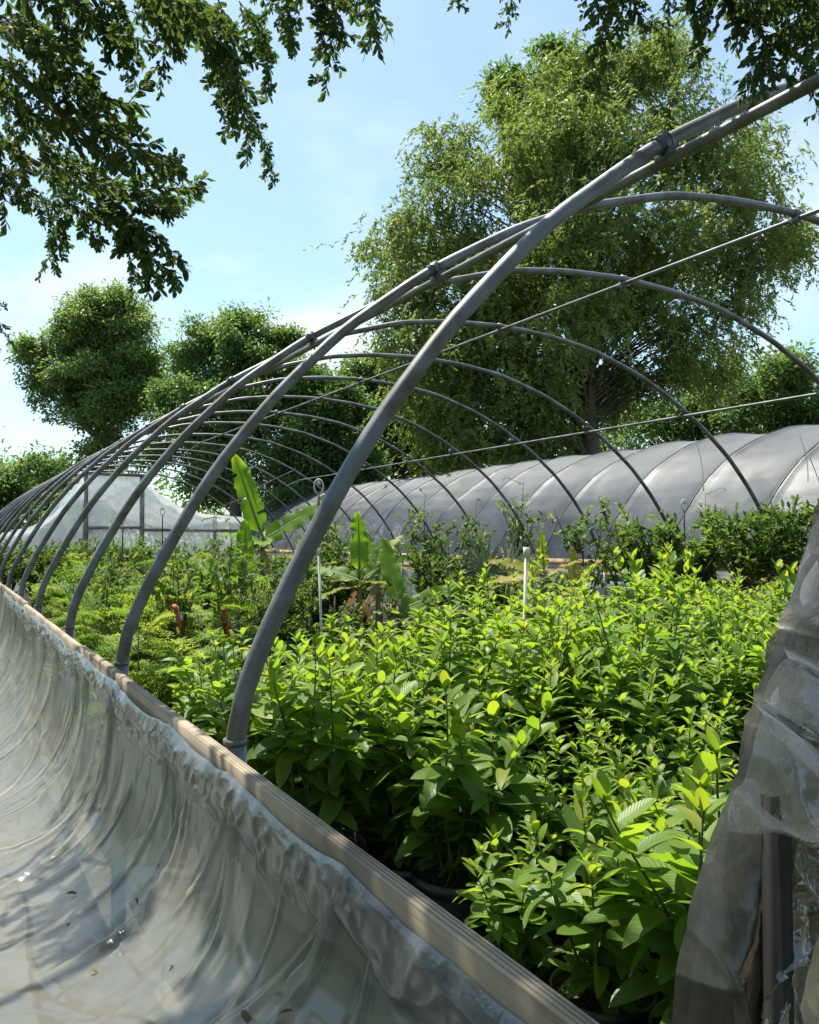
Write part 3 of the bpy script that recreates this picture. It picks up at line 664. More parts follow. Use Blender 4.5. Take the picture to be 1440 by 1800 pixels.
# browned edges on a few
def guava_layout(seed, h, spread, nst, L0):
    """stems and leaf frames of one plant; z = 0 at soil"""
    r = np.random.RandomState(seed); stems, leaves = [], []
    for s in range(nst):
        a0 = 2 * math.pi * (s + r.uniform(-.3, .3)) / nst; lean = r.uniform(.08, .38) * spread * (0.3 if s == 0 else 1)
        hh = h * (r.uniform(.68, 1.0) if s else 1.0)
        r0 = r.uniform(.01, .05); pts = []
        for k in range(9):
            t = k / 8; ra = r0 + lean * hh * (t ** 1.1); wob = .012 * math.sin(5 * t + s * 2)
            pts.append(np.array([ra * math.cos(a0) + wob, ra * math.sin(a0) - wob, hh * (t - .06 * lean * t * t)]))
        P = np.array(pts); stems.append((P, hh))
        nn = max(6, int(hh / .038)); ph = r.uniform(0, 6.28)
        for k in range(nn):
            t = .1 + .9 * (k + .5) / nn
            if t < .5 and r.uniform() < .35: continue
            f = t * 8; i = min(int(f), 7); p = P[i] + (P[i + 1] - P[i]) * (f - i); ax = P[i + 1] - P[i]; ax /= np.linalg.norm(ax)
            top = max(0, (t - .72) / .28)
            for sg in (0, 1):
                if r.uniform() < .08: continue
                a = ph + k * 1.45 + sg * math.pi + r.uniform(-.35, .35)
                rad = np.array([math.cos(a), math.sin(a), 0])
                elev = math.radians(r.uniform(-22, 30) + 44 * top + (t - .5) * 24)
                d = rad * math.cos(elev) + np.array([0, 0, 1]) * math.sin(elev) + ax * .1; d /= np.linalg.norm(d)
                nrm = np.array([0, 0, 1]) * math.cos(elev) - rad * math.sin(elev) + r.normal(size=3) * .22
                size = L0 * r.uniform(.72, 1.12) * (1 - .5 * top ** 1.5) * (.8 + .35 * math.sin(math.pi * min(1, t * 1.1)))
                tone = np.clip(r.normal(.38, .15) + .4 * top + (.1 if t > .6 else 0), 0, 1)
                leaves.append((p + d * .008, d, nrm, size, tone))
        # tip bud leaves
        for sg in range(3):
            a = ph + sg * 2.1; d = np.array([r.uniform(.3, .9) * math.cos(a), r.uniform(.3, .9) * math.sin(a), 1]); leaves.append((P[-1], d, np.array([-math.cos(a), -math.sin(a), .3]), L0 * r.uniform(.32, .5), r.uniform(.6, .9)))
    return stems, leaves
def stem_mesh(stems, r0=.006):
    b = MB()
    for P, hh in stems: b.tube(P, np.linspace(r0, .0022, len(P)), 6)
    return b.mesh('stems', STEM)
VARS = []
for k in range(7):
    h = [.50, .56, .62, .66, .72, .80, .86][k]
    st, lv = guava_layout(100 + k, h, [1.55, 1.5, 1.4, 1.2, 1.1, 1.0, 1.0][k], [8, 9, 8, 9, 9, 10, 10][k], .130 + .010 * (k % 3))
    P, D, N, S, T = [np.array([l[i] for l in lv]) for i in range(5)]
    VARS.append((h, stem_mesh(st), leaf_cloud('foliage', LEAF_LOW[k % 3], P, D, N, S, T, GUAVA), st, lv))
GUAVA_GROUP = 'young guava shrubs in black nursery pots'
def guava(x, y, k, rz, near, label, sc=1.0):
    g = thing('potted_guava', label, 'potted plant', (x, y, .012), rz, GUAVA_GROUP, sc)
    link('pot', POT_M, g); link('soil', SOIL_M[k % 4], g)
    h, sm, fm, st, lv = VARS[k]
    if not near:
        link('stems', sm, g, loc=(0, 0, .275)); link('foliage', fm, g, loc=(0, 0, .275), kind='stuff'); return g
    rr = random.Random(int(x * 911 + y * 77)); so = link('stems', sm, g, loc=(0, 0, .275))
    for p, d, nr, s, t in lv:
        M = frames(np.array([d]), np.array([nr]))[0]
        m4 = Matrix([[*(M[i] * s), p[i] + (.275 if i == 2 else 0)] for i in range(3)] + [[0, 0, 0, 1]])
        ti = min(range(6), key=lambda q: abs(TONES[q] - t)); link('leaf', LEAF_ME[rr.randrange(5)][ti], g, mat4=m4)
    return g
def px_of(x, y, z):
    v = Vector((x, y, z - EYE)); d = v.dot(FW); return 720 + FPX * v.dot(RT) / d, 900 - FPX * v.dot(UP) / d
def clear_of_feet(x, y): return all(abs(y - hy) > .16 or abs(x - .605) > .2 for hy in HOOP_Y)
NEAR_LIST = []
spots = []
for i in range(14):
    for j in range(12):
        x = 1.62 + .40 * i + rnd.uniform(-.05, .05); y = 1.08 + .365 * j + rnd.uniform(-.05, .05)
        if j > 3 and rnd.random() < .07: continue
        if y > 4.55 and x < 2.9: continue
        if y > 5.35 or x > 6.7 or x > 1.5 * y + .9: continue
        if y > 4.9 and x < 3.3 + .0: continue
        spots.append((x, y, i, j))
for j in range(5): spots.append((1.22 + rnd.uniform(-.04, .04), 2.98 + .36 * j, -1, j))
spots += [(1.40, 1.10, -1, 20)]
spots = sorted(spots, key=lambda s: s[0] ** 2 + s[1] ** 2)
NEARN = 17
for q, (x, y, i, j) in enumerate(spots):
    d = Vector((x, y, 0)).dot(FWH)
    if x > 3.0 and y > 3.4: k = rnd.choice([4, 5, 6, 6])
    elif y > 3.0: k = rnd.choice([3, 4, 4, 5])
    elif y > 2.3: k = rnd.choice([2, 3, 3])
    else: k = rnd.choice([0, 1, 1, 2])
    sc = rnd.choice([rnd.uniform(.78, .95), rnd.uniform(.92, 1.1), rnd.uniform(1.0, 1.2)])
    sc *= 1 + .15 * float(vnoise(x * 1.2, y * 1.2, 12)) + (.06 if x > 3.4 and y > 3.2 else 0)
    if i == -1 and j < 3: k = 3
    if i == 0 and j in (0, 1): k, sc = 2, 1.12
    if i == -1 and j >= 20: k, sc = 0, .78
    ORD = ['first', 'second', 'third', 'fourth', 'fifth', 'sixth', 'seventh', 'eighth', 'ninth', 'tenth', 'eleventh', 'twelfth', 'thirteenth', 'fourteenth']
    if i >= 0 and (q < 40): lab = 'guava shrub in the %s row from the baseboard, %s pot from the end wall' % (ORD[i], ORD[j])
    elif j == 20: lab = 'low guava shrub squeezed between the baseboard and the end wall film'
    elif q < NEARN: lab = 'bright green guava shrub at the edge of the block beside the wooden baseboard' if x < 1.8 else 'bright green guava shrub in black pot close to the plastic-wrapped end wall'
    elif y > 4.5: lab = 'tall guava shrub on the edge of the block facing the bananas'
    elif i == -1: lab = 'guava shrub in black pot growing right behind the steel hoop feet and baseboard'
    else: lab = 'bright green guava shrub deep within the crowded block of pots'
    guava(x, y, k, rnd.uniform(0, 6.28), q < NEARN, lab, sc)

# ------------------------------------------------------------------ bananas
def banana_leaf_mesh(L, W, arch, tone, seed, tears=5, dry=False):
    r = np.random.RandomState(seed); nr, nc = 26, 9; V, UV, TN = [], [], []
    wave = np.convolve(r.normal(size=(nr + 5) * 2), np.ones(3) / 3, 'same'); cut = sorted(r.uniform(.2, .92, tears))
    for i in range(nr + 1):
        v = i / nr; ang = arch * v * v
        y = L * (v - arch * .12 * v ** 3); z = L * (.0 - arch * .35 * v * v)
        w = W * .5 * (min(1, v / .12) ** .6) * (1 - v ** 4.5) ** .7 + .004
        wl = w * (1 + .05 * r.normal()); wr = w * (1 + .05 * r.normal())
        for c in range(nc):
            s = (c - nc // 2) / (nc // 2); ww = wl if s < 0 else wr
            ed = .13 * W * wave[i + (nr + 4 if s < 0 else 0)] * abs(s) ** 2
            V.append((s * ww, y, z + .26 * abs(s) * ww * (1 - .7 * v) + ed - .14 * ww * s * s * (v * 2))); UV.append((s * .5 + .5, v))
            TN.append(np.clip(tone + (.45 * max(0, abs(s) - .72) / .28 if (tone > .46 or tone < .33) else 0) + .12 * max(0, v - .85) / .15, 0, 1))
    V = np.array(V); F = []
    tr = set(); 
    for cv in cut: tr.add((int(cv * nr), r.choice([-1, 1]), r.randint(1, 3)))
    for i in range(nr):
        for c in range(nc - 1):
            sd = -1 if c < nc // 2 else 1; ed = (nc // 2 - c) if sd < 0 else (c - nc // 2 + 1)
            if any(a == i and b == sd and ed > e for a, b, e in tr): continue
            a = i * nc + c; F.append([a, a + 1, a + nc + 1, a + nc])
    return np_mesh('leaf', V, [F], DRY if dry else BANANA, tone=np.array(TN), uv=np.array(UV))
def rib_mesh(L, arch):
    b = MB(); P = [(0, L * (v - arch * .12 * v ** 3), L * (-arch * .35 * v * v) - .006) for v in np.linspace(-.16, .97, 14)]
    b.tube(P, np.linspace(.014, .002, 14), 6); return b.mesh('midrib', PSTEM)
def leaf_matrix(p, az, el, roll=0.0):
    d = np.array([math.sin(az) * math.cos(el), math.cos(az) * math.cos(el), math.sin(el)])
    nn = np.array([-math.sin(az) * math.sin(el), -math.cos(az) * math.sin(el), math.cos(el)])
    M = frames(d[None], nn[None])[0]; R = Matrix([[*M[i], p[i]] for i in range(3)] + [[0, 0, 0, 1]])
    return R @ Matrix.Rotation(roll, 4, 'Y')
def screen_az(deg):
    """leaf heading: 0 = away from the photographer, 90 = to the photograph's right"""
    return YAW + math.radians(deg)
def banana(px, d, h, leaves, label, seed, stem_r=.04, potted=True, dead=0, pairs='bananas among the mixed pots'):
    g0 = ground_at(px, d); g = thing('banana_plant', label, 'banana plant', (g0.x, g0.y, .012), 0, pairs)
    if potted: link('pot', BIGPOT_M, g); link('soil', BIGSOIL_M, g)
    r = random.Random(seed); b = MB(); z0 = .37 if potted else 0
    b.tube([(0.01 * math.sin(3 * t), .01 * t, z0 + (h - z0) * t) for t in np.linspace(0, 1, 8)], np.linspace(stem_r, stem_r * .5, 8), 12)
    link('pseudostem', b.mesh('pseudostem', PSTEM), g)
    for k, (az, el, L, W, arch, tone, roll) in enumerate(leaves):
        m = leaf_matrix((0.02 * math.sin(screen_az(az)), .02 * math.cos(screen_az(az)), h - .02 * k + .12 * math.sin(math.radians(max(el, 0)))), screen_az(az), math.radians(el), math.radians(roll))
        lf = link('leaf', banana_leaf_mesh(L, W, arch, tone, seed * 10 + k, r.randint(2, 6)), g, mat4=m)
        link('midrib', rib_mesh(L, arch), lf)
    for k in range(dead):
        az = r.uniform(0, 6.28); m = leaf_matrix((0, 0, h - .05 - .1 * k), az, math.radians(r.uniform(-70, -30)), r.uniform(-.6, .6))
        link('dead_leaf', banana_leaf_mesh(r.uniform(.4, .65), r.uniform(.05, .1), r.uniform(.6, 1.4), r.uniform(.2, .9), seed * 31 + k, 4, True), g, mat4=m)
    return g
# leaf: heading, rise, length, width, arch, tone, roll
banana(462, 7.6, 1.50, [(-62, 66, .80, .20, .10, .42, -70), (82, 33, .80, .19, .10, .40, 52), (-100, 22, .42, .14, .5, .42, -30), (170, 20, .45, .15, .9, .35, 10), (10, 40, .4, .13, .8, .55, 0)], 'tall banana with two long upright leaves rising above the pots', 1, dead=3)
banana(428, 7.3, 1.10, [(-85, 30, .55, .16, .35, .44, -45), (-5, 76, .55, .15, .1, .4, 10), (60, 30, .3, .1, .6, .5, 30)], 'short banana with one drooping leaf beside the tall banana', 2, stem_r=.03, dead=3)
banana(632, 7.9, 1.14, [(-10, 84, .56, .17, .1, .35, 10), (-78, 22, .52, .16, .6, .3, -40), (75, 34, .52, .16, .5, .32, 45), (-120, 5, .45, .13, .9, .7, 0), (140, 22, .42, .14, .8, .6, 0)], 'banana with dark torn leaves behind the white riser pipe', 3, dead=2)
banana(702, 7.7, .88, [(-30, 62, .66, .17, .06, .45, -30), (78, 22, .64, .18, .15, .3, 50), (84, 0, .5, .15, .3, .32, 45), (-130, 20, .3, .12, .7, .4, 0)], 'small banana with pointed pale leaf and yellow-edged side leaves', 4, stem_r=.035, dead=1)
banana(664, 8.6, 1.22, [(50, 50, .45, .13, .5, .6, 20), (-40, 60, .4, .13, .4, .35, -20), (100, 20, .4, .13, .8, .75, 0)], 'banana half hidden between the two dark-leaved bananas', 5, dead=2)
banana(956, 7.2, 1.2, [(-85, 22, .5, .13, .5, .72, -40), (-70, 8, .55, .12, .7, .75, -30), (-10, 82, .34, .1, .05, .5, 0), (70, 35, .4, .12, .6, .86, 0), (110, 5, .35, .12, .9, .95, 0)], 'yellowing banana with scorched leaf edges behind the guava block', 6, dead=7)
banana(1008, 7.5, 1.05, [(15, 70, .36, .1, .3, .78, 30), (70, 55, .38, .1, .7, .72, 0), (-70, 25, .35, .12, .8, .9, 0)], 'yellowing banana with curled brown leaves beside the scorched one', 7, dead=6)
banana(985, 8.2, .95, [(-50, 40, .35, .1, .6, .85, 0), (50, 30, .4, .11, .7, .8, 0)], 'withered banana stub between two yellowing bananas', 8, dead=6)
banana(160, 9.4, .86, [(5, 80, .42, .16, .1, .62, 70), (-70, 20, .35, .13, .6, .66, 0), (80, 35, .35, .1, .6, .5, 10)], 'short yellow-green banana in the feathery seedlings', 9, dead=4)
banana(125, 8.0, .62, [(-95, 20, .45, .2, .4, .4, -20), (80, 30, .42, .18, .4, .45, -30), (15, 30, .35, .15, .4, .4, 0)], 'low broad-leaved banana near the hoop feet', 10, stem_r=.03, dead=0)
banana(250, 10.6, 1.0, [(60, 35, .5, .13, .5, .5, -20), (-60, 40, .42, .12, .5, .74, 10), (100, 20, .4, .12, .8, .86, 0)], 'banana with yellow and brown leaves far down the frame', 11, dead=6)
banana(318, 10.2, 1.05, [(40, 50, .45, .13, .4, .55, 0), (-70, 30, .42, .13, .6, .8, 0), (80, 20, .42, .12, .7, .84, 10)], 'banana with withered collar beside the far bananas', 12, dead=5)

# ------------------------------------------------------------------ citrus, feathery seedlings, palm
def bush_points(rng, lobes, n, clump, flat=1.0):
    P, N0 = [], []
    tot = sum(l[1] ** 2 for l in lobes)
    for (c, r) in lobes:
        m = max(3, int(n * r * r / tot)); v = rng.normal(size=(m, 3)); v /= np.linalg.norm(v, axis=1)[:, None]
        rad = r * rng.uniform(.35, 1.0, m)[:, None] ** .6; P.append(np.array(c) + v * rad * np.array([1, 1, flat])); N0.append(v)
    return np.concatenate(P), np.concatenate(N0)
def citrus_variant(seed, h, crown_r, n, tone, trunk_h, nst=3):
    rng = np.random.RandomState(seed); r = random.Random(seed); b = MB(); tips = []; P, D, N, T = [], [], [], []
    for s in range(nst):
        a = 6.28 * s / nst + r.uniform(0, 1.5); th = trunk_h * r.uniform(.7, 1.0)
        path = [np.array([.02 * math.cos(a), .02 * math.sin(a), 0]), np.array([.03 * math.cos(a), .03 * math.sin(a), th])]
        b.tube(path, [.014, .010], 6)
        for q in range(r.randint(4, 6)):
            a2 = a + r.uniform(-1.3, 1.3); rr2 = crown_r * r.uniform(.35, 1.0); z1 = th + (h - th) * r.uniform(.35, 1.0) * (1.1 - .35 * rr2 / crown_r)
            e = np.array([rr2 * math.cos(a2), rr2 * math.sin(a2), z1]); m = (path[1] + e) / 2 + np.array([0, 0, .05]) + rng.normal(size=3) * .03
            br = np.array([path[1], (path[1] + m) / 2, m, (m + e) / 2 + rng.normal(size=3) * .015, e]); b.tube(br, [.008, .006, .005, .004, .002], 5); tips.append(br)
    per = max(4, n // (len(tips) * 6))
    for br in tips:
        for q in range(6):                        # twigs along the branch
            t = r.uniform(.25, 1) * 3.99; i = int(t); base = br[i] + (br[i + 1] - br[i]) * (t - i)
            d = rng.normal(size=3); d[2] = abs(d[2]) * .9 + .25; d /= np.linalg.norm(d); L = r.uniform(.08, .2); tw = base + d * L
            b.tube([base, tw], [.003, .0015], 4, caps=False); tt = r.gauss(tone, .14)
            for u in range(per):
                p = base + d * L * (u + 1) / per; ld = rng.normal(size=3) + d * .6; ld[2] += .1
                P.append(p); D.append(ld); N.append(np.array([0, 0, 1.0]) + rng.normal(size=3) * .5); T.append(np.clip(tt + r.gauss(0, .12), 0, 1))
    P, D, N = map(np.array, (P, D, N)); sz = rng.uniform(.045, .085, len(P))
    return b.mesh('branches', BARK), leaf_cloud('foliage', LEAF_LOW[seed % 3], P, D, N, sz, T, CITRUS)
CIT = [citrus_variant(200, 1.35, .42, 1300, .45, .45), citrus_variant(201, 1.5, .36, 420, .5, .5, 2), citrus_variant(202, 1.2, .5, 2600, .48, .3, 5), citrus_variant(203, 1.6, .25, 300, .55, .6, 2), citrus_variant(204, 1.05, .36, 1300, .6, .12, 4)]
def ribbon_mesh(mat, seed, L=.16):
    r = random.Random(seed); b = MB()
    P = [np.array([.012 * math.sin(k * 1.9 + seed), .02 * k / 6 + .012 * math.cos(k * 2.3), -L * k / 6]) for k in range(7)]
    V = []; 
    for k, p in enumerate(P): V += [p + np.array([-.011, -.008, .006 * math.sin(k * 3)]), p + np.array([.011, .012 * math.cos(k * 2), 0])]
    m = np_mesh('ribbon', V, [grid_faces(7, 2)], mat); return m
RIBS = [ribbon_mesh(RED, 1), ribbon_mesh(RED, 4, .1), ribbon_mesh(PINK, 6, .12)]
def citrus(px, d, v, label, sc=1.0, rz=0.0, group='potted citrus trees', rib=None, y_off=0):
    g0 = ground_at(px, d); g = thing('potted_citrus', label, 'potted tree', (g0.x, g0.y, .012), rz, group, sc)
    link('pot', BIGPOT_M, g); link('soil', BIGSOIL_M, g); link('branches', CIT[v][0], g, loc=(0, 0, .37)); link('foliage', CIT[v][1], g, loc=(0, 0, .37), kind='stuff')
    if rib is not None:
        for k, (rx, rz_) in enumerate(rib): link('ribbon', RIBS[k % 2], g, loc=Matrix.Rotation(-rz, 3, 'Z') @ (RT * rx - FWH * .10) + Vector((0, 0, rz_)), label='red flagging ribbon tied to the stem')
    return g
SIDE = 'citrus trees lined up beside the covered house'
for px, d, v, sc, lab, rib in [(742, 10.6, 3, .95, 'thin citrus sapling just behind the small banana', None), (792, 10.2, 1, .95, 'sparse citrus tree by the dark ground between the bananas and covered house', [(.02, .72)]),
        (838, 10.8, 3, .9, 'slender citrus tree beside the fan palm', None), (905, 10.2, 3, 1.0, 'open twiggy citrus tree behind the fan palm', None), (1030, 9.2, 1, 1.02, 'bare-stemmed citrus tree beside the yellowing bananas', [(.03, .75)]),
        (1092, 9.8, 1, 1.05, 'bushy citrus tree between the bare-stemmed one and the densest one', None), (1140, 9.5, 0, 1.0, 'round citrus tree touching the densest citrus tree', [(.05, .8)]), (1203, 9.2, 2, 1.12, 'densest citrus tree under the sprinkler ring', [(.03, .75)]),
        (1305, 9.7, 0, 1.06, 'citrus tree with three bare stems in front of the pale side curtain', [(-.05, .55), (.06, .85)]), (1355, 9.2, 0, 1.08, 'citrus tree with scarlet ribbons close to the end wall', [(.02, .62), (.12, .55), (-.1, .6)]),
        (1400, 9.6, 0, 1.12, 'light green citrus tree almost hidden by the end wall', [(.0, .6)]), (1255, 10.4, 3, .95, 'thin citrus tree behind the three-stemmed one', None)]:
    citrus(px, d, v, lab, sc * 1.16, rnd.uniform(0, 6), SIDE, rib)
MIX = 'citrus saplings among the mixed pots'
for px, d, v, sc, lab, rib in [(318, 5.9, 3, .82, 'thin citrus sapling with a white tag and red ribbon', [(.0, .55)]), (405, 6.3, 3, .86, 'thin citrus sapling with two red ribbons beside the bananas', [(-.02, .6), (.05, .45)]),
        (490, 6.8, 1, .85, 'leafy citrus sapling beside the tall banana stem', None), (372, 8.2, 1, .8, 'citrus sapling in front of the pale house rail', None), (545, 8.6, 1, .95, 'citrus sapling behind the leaning steel hoop', None),
        (585, 9.6, 1, 1.05, 'tall leggy sapling beside the ringed riser', None), (610, 7.4, 4, .7, 'low citrus bush between riser and banana', None), (520, 7.9, 4, .8, 'low citrus bush behind the leafy sapling', None), (575, 10.8, 3, 1.1, 'tall pale sapling against the covered house end', None),
        (690, 10.2, 3, .85, 'citrus sapling behind the banana pair', None), (410, 9.6, 4, .95, 'round citrus bush behind the short banana', None), (330, 9.0, 1, .85, 'spindly citrus sapling behind the white-tagged one', None)]:
    citrus(px, d, v, lab, sc, rnd.uniform(0, 6), MIX, rib)
HEDGE = 'dense row of potted citrus at the far end'
for k in range(16):
    px = [-20, 20, 62, 98, 135, 170, 205, 235, 268, 300, 12, 80, 150, 220, 345, 385][k]; d = [13.0, 14.2, 13.4, 14.6, 13.8, 14.8, 14.0, 13.2, 13.6, 14.9, 16.5, 16.8, 16.2, 17, 14.2, 13.5][k]
    citrus(px, d, [2, 2, 2, 2, 2, 2, 4, 2, 4, 4, 2, 2, 2, 2, 4, 4][k], 'bushy dark citrus in the packed row in front of the pale house', 1.0 + .12 * rnd.random(), rnd.uniform(0, 6), HEDGE)
FILL = 'mixed shrubs filling the middle of the house'
rf = random.Random(21)
for k in range(34):
    y = 6.4 + (k % 9) * .95 + rf.uniform(-.25, .25); x = 2.7 + (k // 9) * 1.55 + rf.uniform(-.4, .4)
    if px_of(x, y, 1)[0] > 1020 or (x < 3.6 and y < 7.0): continue
    v = rf.choice([4, 4, 2, 1, 0]); citrus(0, 1, v, 'leafy green shrub in a black pot in the crowded middle of the hoop house', rf.uniform(.68, .95), rf.uniform(0, 6), FILL).location = (x, y, .012)
for k in range(16):
    y = 7.2 + (k % 8) * .62 + rf.uniform(-.2, .2); x = 1.35 + (k // 8) * 1.0 + rf.uniform(-.3, .3)
    citrus(0, 1, rf.choice([1, 3, 4, 1]), 'young citrus standing above the feathery seedlings in a black pot', rf.uniform(.7, .95), rf.uniform(0, 6), 'citrus standing among the feathery seedlings', [(.02, rf.uniform(.4, .7))] if k % 3 == 0 else None).location = (x, y, .012)
tp = at(318, 1085, 5.85)
b = MB(); b.box((0, 0, 0), (.032, .003, .075)); b.tube([(0, 0, .036), (0, .01, .07)], .002, 4)
tag(link('plant_tag', b.mesh('plant_tag', WHITE_TAG, False), loc=tp), 'blank white plastic tag hanging on the citrus sapling', 'plant tag')['group'] = 'plant tags'
bpy.context.view_layer.objects.active = None
b = MB(); b.box((0, 0, 0), (.03, .003, .07)); b.tube([(0, 0, .034), (0, .01, .06)], .002, 4)
o = tag(link('plant_tag', b.mesh('plant_tag', WHITE_TAG, False), loc=at(412, 1098, 6.2)), 'tilted white plastic tag below red ribbons beside the bananas', 'plant tag', 'plant tags'); o.rotation_euler = (0, .6, .3)
b = MB(); b.lathe([(.0, -.030), (.014, -.028), (.026, -.016), (.031, 0), (.027, .015), (.015, .026), (.003, .028), (0, .027)], 16); b.tube([(0, 0, .026), (.002, .004, .06)], .0025, 5)
tag(link('orange', b.mesh('orange', ORANGE), loc=at(303, 1129, 5.8)), 'single ripe orange hanging low on the tagged citrus sapling', 'orange')
b = MB(); P = [at(1054 + 5 * math.sin(k * .9), 1078 + k * 6, 5.6) for k in range(6)]; b.tube(P, .007, 5)
tag(link('pink_ribbon', b.mesh('pink_ribbon', PINK)), 'pink ribbon tied at the back of the guava block', 'ribbon')

for px, py, d, L_, lab in [(307, 1062, 5.55, .17, 'scarlet ribbon above the white tag on the citrus sapling'), (397, 1068, 5.95, .1, 'scarlet ribbon knotted on the sapling beside the bananas'), (404, 1095, 5.9, .16, 'long orange ribbon hanging below the knotted one'), (1352, 1008, 8.6, .16, 'scarlet ribbon on the citrus close to the end wall'), (1366, 1020, 8.55, .14, 'scarlet ribbon crossing another on the end-wall citrus'),
        (1181, 982, 8.4, .16, 'red ribbon in the densest citrus'), (1331, 1120, 8.9, .2, 'red ribbon low by the pots of the three-stemmed citrus'), (754, 985, 9.4, .16, 'orange ribbon on the sapling behind the small banana'), (813, 1005, 9.6, .2, 'orange ribbon on the sparse citrus by the dark ground'), (1046, 1030, 8.2, .18, 'faded red ribbon on the bare-stemmed citrus')]:
    tag(link('flagging_ribbon', ribbon_mesh(RED, px, L_), loc=at(px, py, d)), lab, 'ribbon', 'flagging ribbons on the citrus').rotation_euler = (0, .3 * math.sin(px), -YAW)
def feather_variant(seed, h, nf):
    rng = np.random.RandomState(seed); b = MB(); P, D, N, S, T = [], [], [], [], []
    for f in range(nf):
        a = rng.uniform(0, 6.28); base = np.array([.02 * math.cos(a), .02 * math.sin(a), h * rng.uniform(.15, .8)]); L = rng.uniform(.22, .38)
        el = rng.uniform(.2, 1.25); d = np.array([math.cos(a) * math.cos(el), math.sin(a) * math.cos(el), math.sin(el)])
        rach = [base + d * L * t + np.array([0, 0, -.5 * L * t * t]) for t in np.linspace(0, 1, 7)]
        b.tube(rach, np.linspace(.0028, .001, 7), 4, caps=False); tone = rng.normal(.55, .2); side = np.cross(d, [0, 0, 1]); side /= np.linalg.norm(side)
        for k in range(9):
            t = .2 + .8 * k / 8; i = min(int(t * 6), 5); p = rach[i] + (rach[i + 1] - rach[i]) * (t * 6 - i)
            for sg in (-1, 1):
                pd = side * sg + d * .55; pd /= np.linalg.norm(pd); pl = L * .34 * math.sin(math.pi * (.18 + .78 * t)) + .02
                for q in range(6):
                    for s2 in (-1, 1):
                        P.append(p + pd * pl * (q + .5) / 6 + np.array([0, 0, -.12 * pl * (q / 6) ** 2])); D.append(d * s2 + pd * .4 + rng.normal(size=3) * .15); N.append(np.array([0, 0, 1]) + rng.normal(size=3) * .25); S.append(rng.uniform(.020, .034)); T.append(tone + rng.normal() * .1)
    b.tube([(0, 0, 0), (.01, 0, h * .5), (0, .01, h * .9)], [.006, .005, .002], 5)
    return b.mesh('stems', STEM), leaf_cloud('foliage', KITE, np.array(P), np.array(D), np.array(N), np.array(S), np.clip(T, 0, 1), FEATHER)
FEA = [feather_variant(300 + k, [.70, .82, .95][k], [22, 24, 28][k]) for k in range(3)]
FG = 'feathery seedlings in black pots'
cnt = 0
for i in range(8):
    for j in range(10):
        x = 1.05 + .36 * i + rnd.uniform(-.06, .06); y = 5.15 + .42 * j + rnd.uniform(-.06, .06)
        pxx, pyy = px_of(x, y, .8)
        if pxx > 470 or pxx < -80 or (y < 5.7 and x > 1.7) or x > 3.4: continue
        if not clear_of_feet(x, y): continue
        lab = 'feathery green seedling in black pot right behind the hoop feet' if i < 2 else 'feathery green seedling in black pot within the fine-leaved patch'
        g = thing('potted_seedling', lab, 'potted plant', (x, y, .012), rnd.uniform(0, 6.28), FG, rnd.uniform(.95, 1.3) if y > 6 else rnd.uniform(.85, 1.05)); v = rnd.choice([0, 1, 1, 2])
        link('pot', POT_M, g); link('soil', SOIL_M[cnt % 4], g); link('stems', FEA[v][0], g, loc=(0, 0, .275)); link('foliage', FEA[v][1], g, loc=(0, 0, .275), kind='stuff'); cnt += 1

# empty and sparsely filled pots on the dark ground between the bananas and the guava block
for k, (px, d) in enumerate([(720, 6.3), (775, 6.5), (838, 6.7), (890, 6.5), (940, 6.8), (1000, 6.5), (690, 6.9), (752, 7.1), (815, 7.3), (872, 7.4), (930, 7.5), (560, 6.3), (600, 6.0), (505, 6.0), (455, 5.6), (660, 6.2), (850, 8.2), (780, 8.3), (905, 8.4), (960, 8.7)]):
    g0 = ground_at(px, d); g = thing('nursery_pot', 'black nursery pot of bare soil on the dark weed mat', 'pot', (g0.x, g0.y, .012), k, 'soil-filled pots on the weed mat')
    link('pot_body', BIGPOT_M if k % 3 == 0 else POT_M, g); link('soil', BIGSOIL_M if k % 3 == 0 else SOIL_M[k % 4], g)

# fan palm
g0 = ground_at(872, 8.7); palm = thing('fan_palm', 'potted fan palm with grey-green pleated fronds behind the guava block', 'palm', (g0.x, g0.y, .012))
link('pot', BIGPOT_M, palm); link('soil', BIGSOIL_M, palm)
for k, (az, el, L) in enumerate([(-70, 48, .75), (-20, 70, .85), (25, 62, .9), (70, 45, .8), (110, 15, .7), (-110, 18, .6), (160, 40, .6), (85, 70, .75), (50, 28, .85)]):
    b = MB(); a, e = screen_az(az), math.radians(el); d = np.array([math.sin(a) * math.cos(e), math.cos(a) * math.cos(e), math.sin(e)]); tip = np.array([0, 0, .4]) + d * L
    fr = link('frond_stalk', None or (lambda: (b.tube([(0, 0, .37), tuple(np.array([0, 0, .4]) + d * L * .5), tuple(tip)], [.008, .006, .004], 5), b.mesh('frond_stalk', STEM))[1])(), palm)
    P, D, N, S, T = [], [], [], [], []
    sd = np.cross(d, [0, 0, 1]); sd /= np.linalg.norm(sd); up = np.cross(sd, d)
    for q in range(25):
        t = (q / 24 - .5) * 3.6; P.append(tip); D.append(d * math.cos(t) + sd * math.sin(t) + up * .15 * math.cos(q * math.pi)); N.append(up); S.append(.42 * (1 - .25 * abs(t) / 1.8)); T.append(.3 + .5 * ((q * 7) % 5) / 5)
    link('frond', leaf_cloud('frond', (NARROW[0] * np.array([.55, 1, 1]), NARROW[1], NARROW[2]), np.array(P), np.array(D), np.array(N), S, T, PALM), fr)

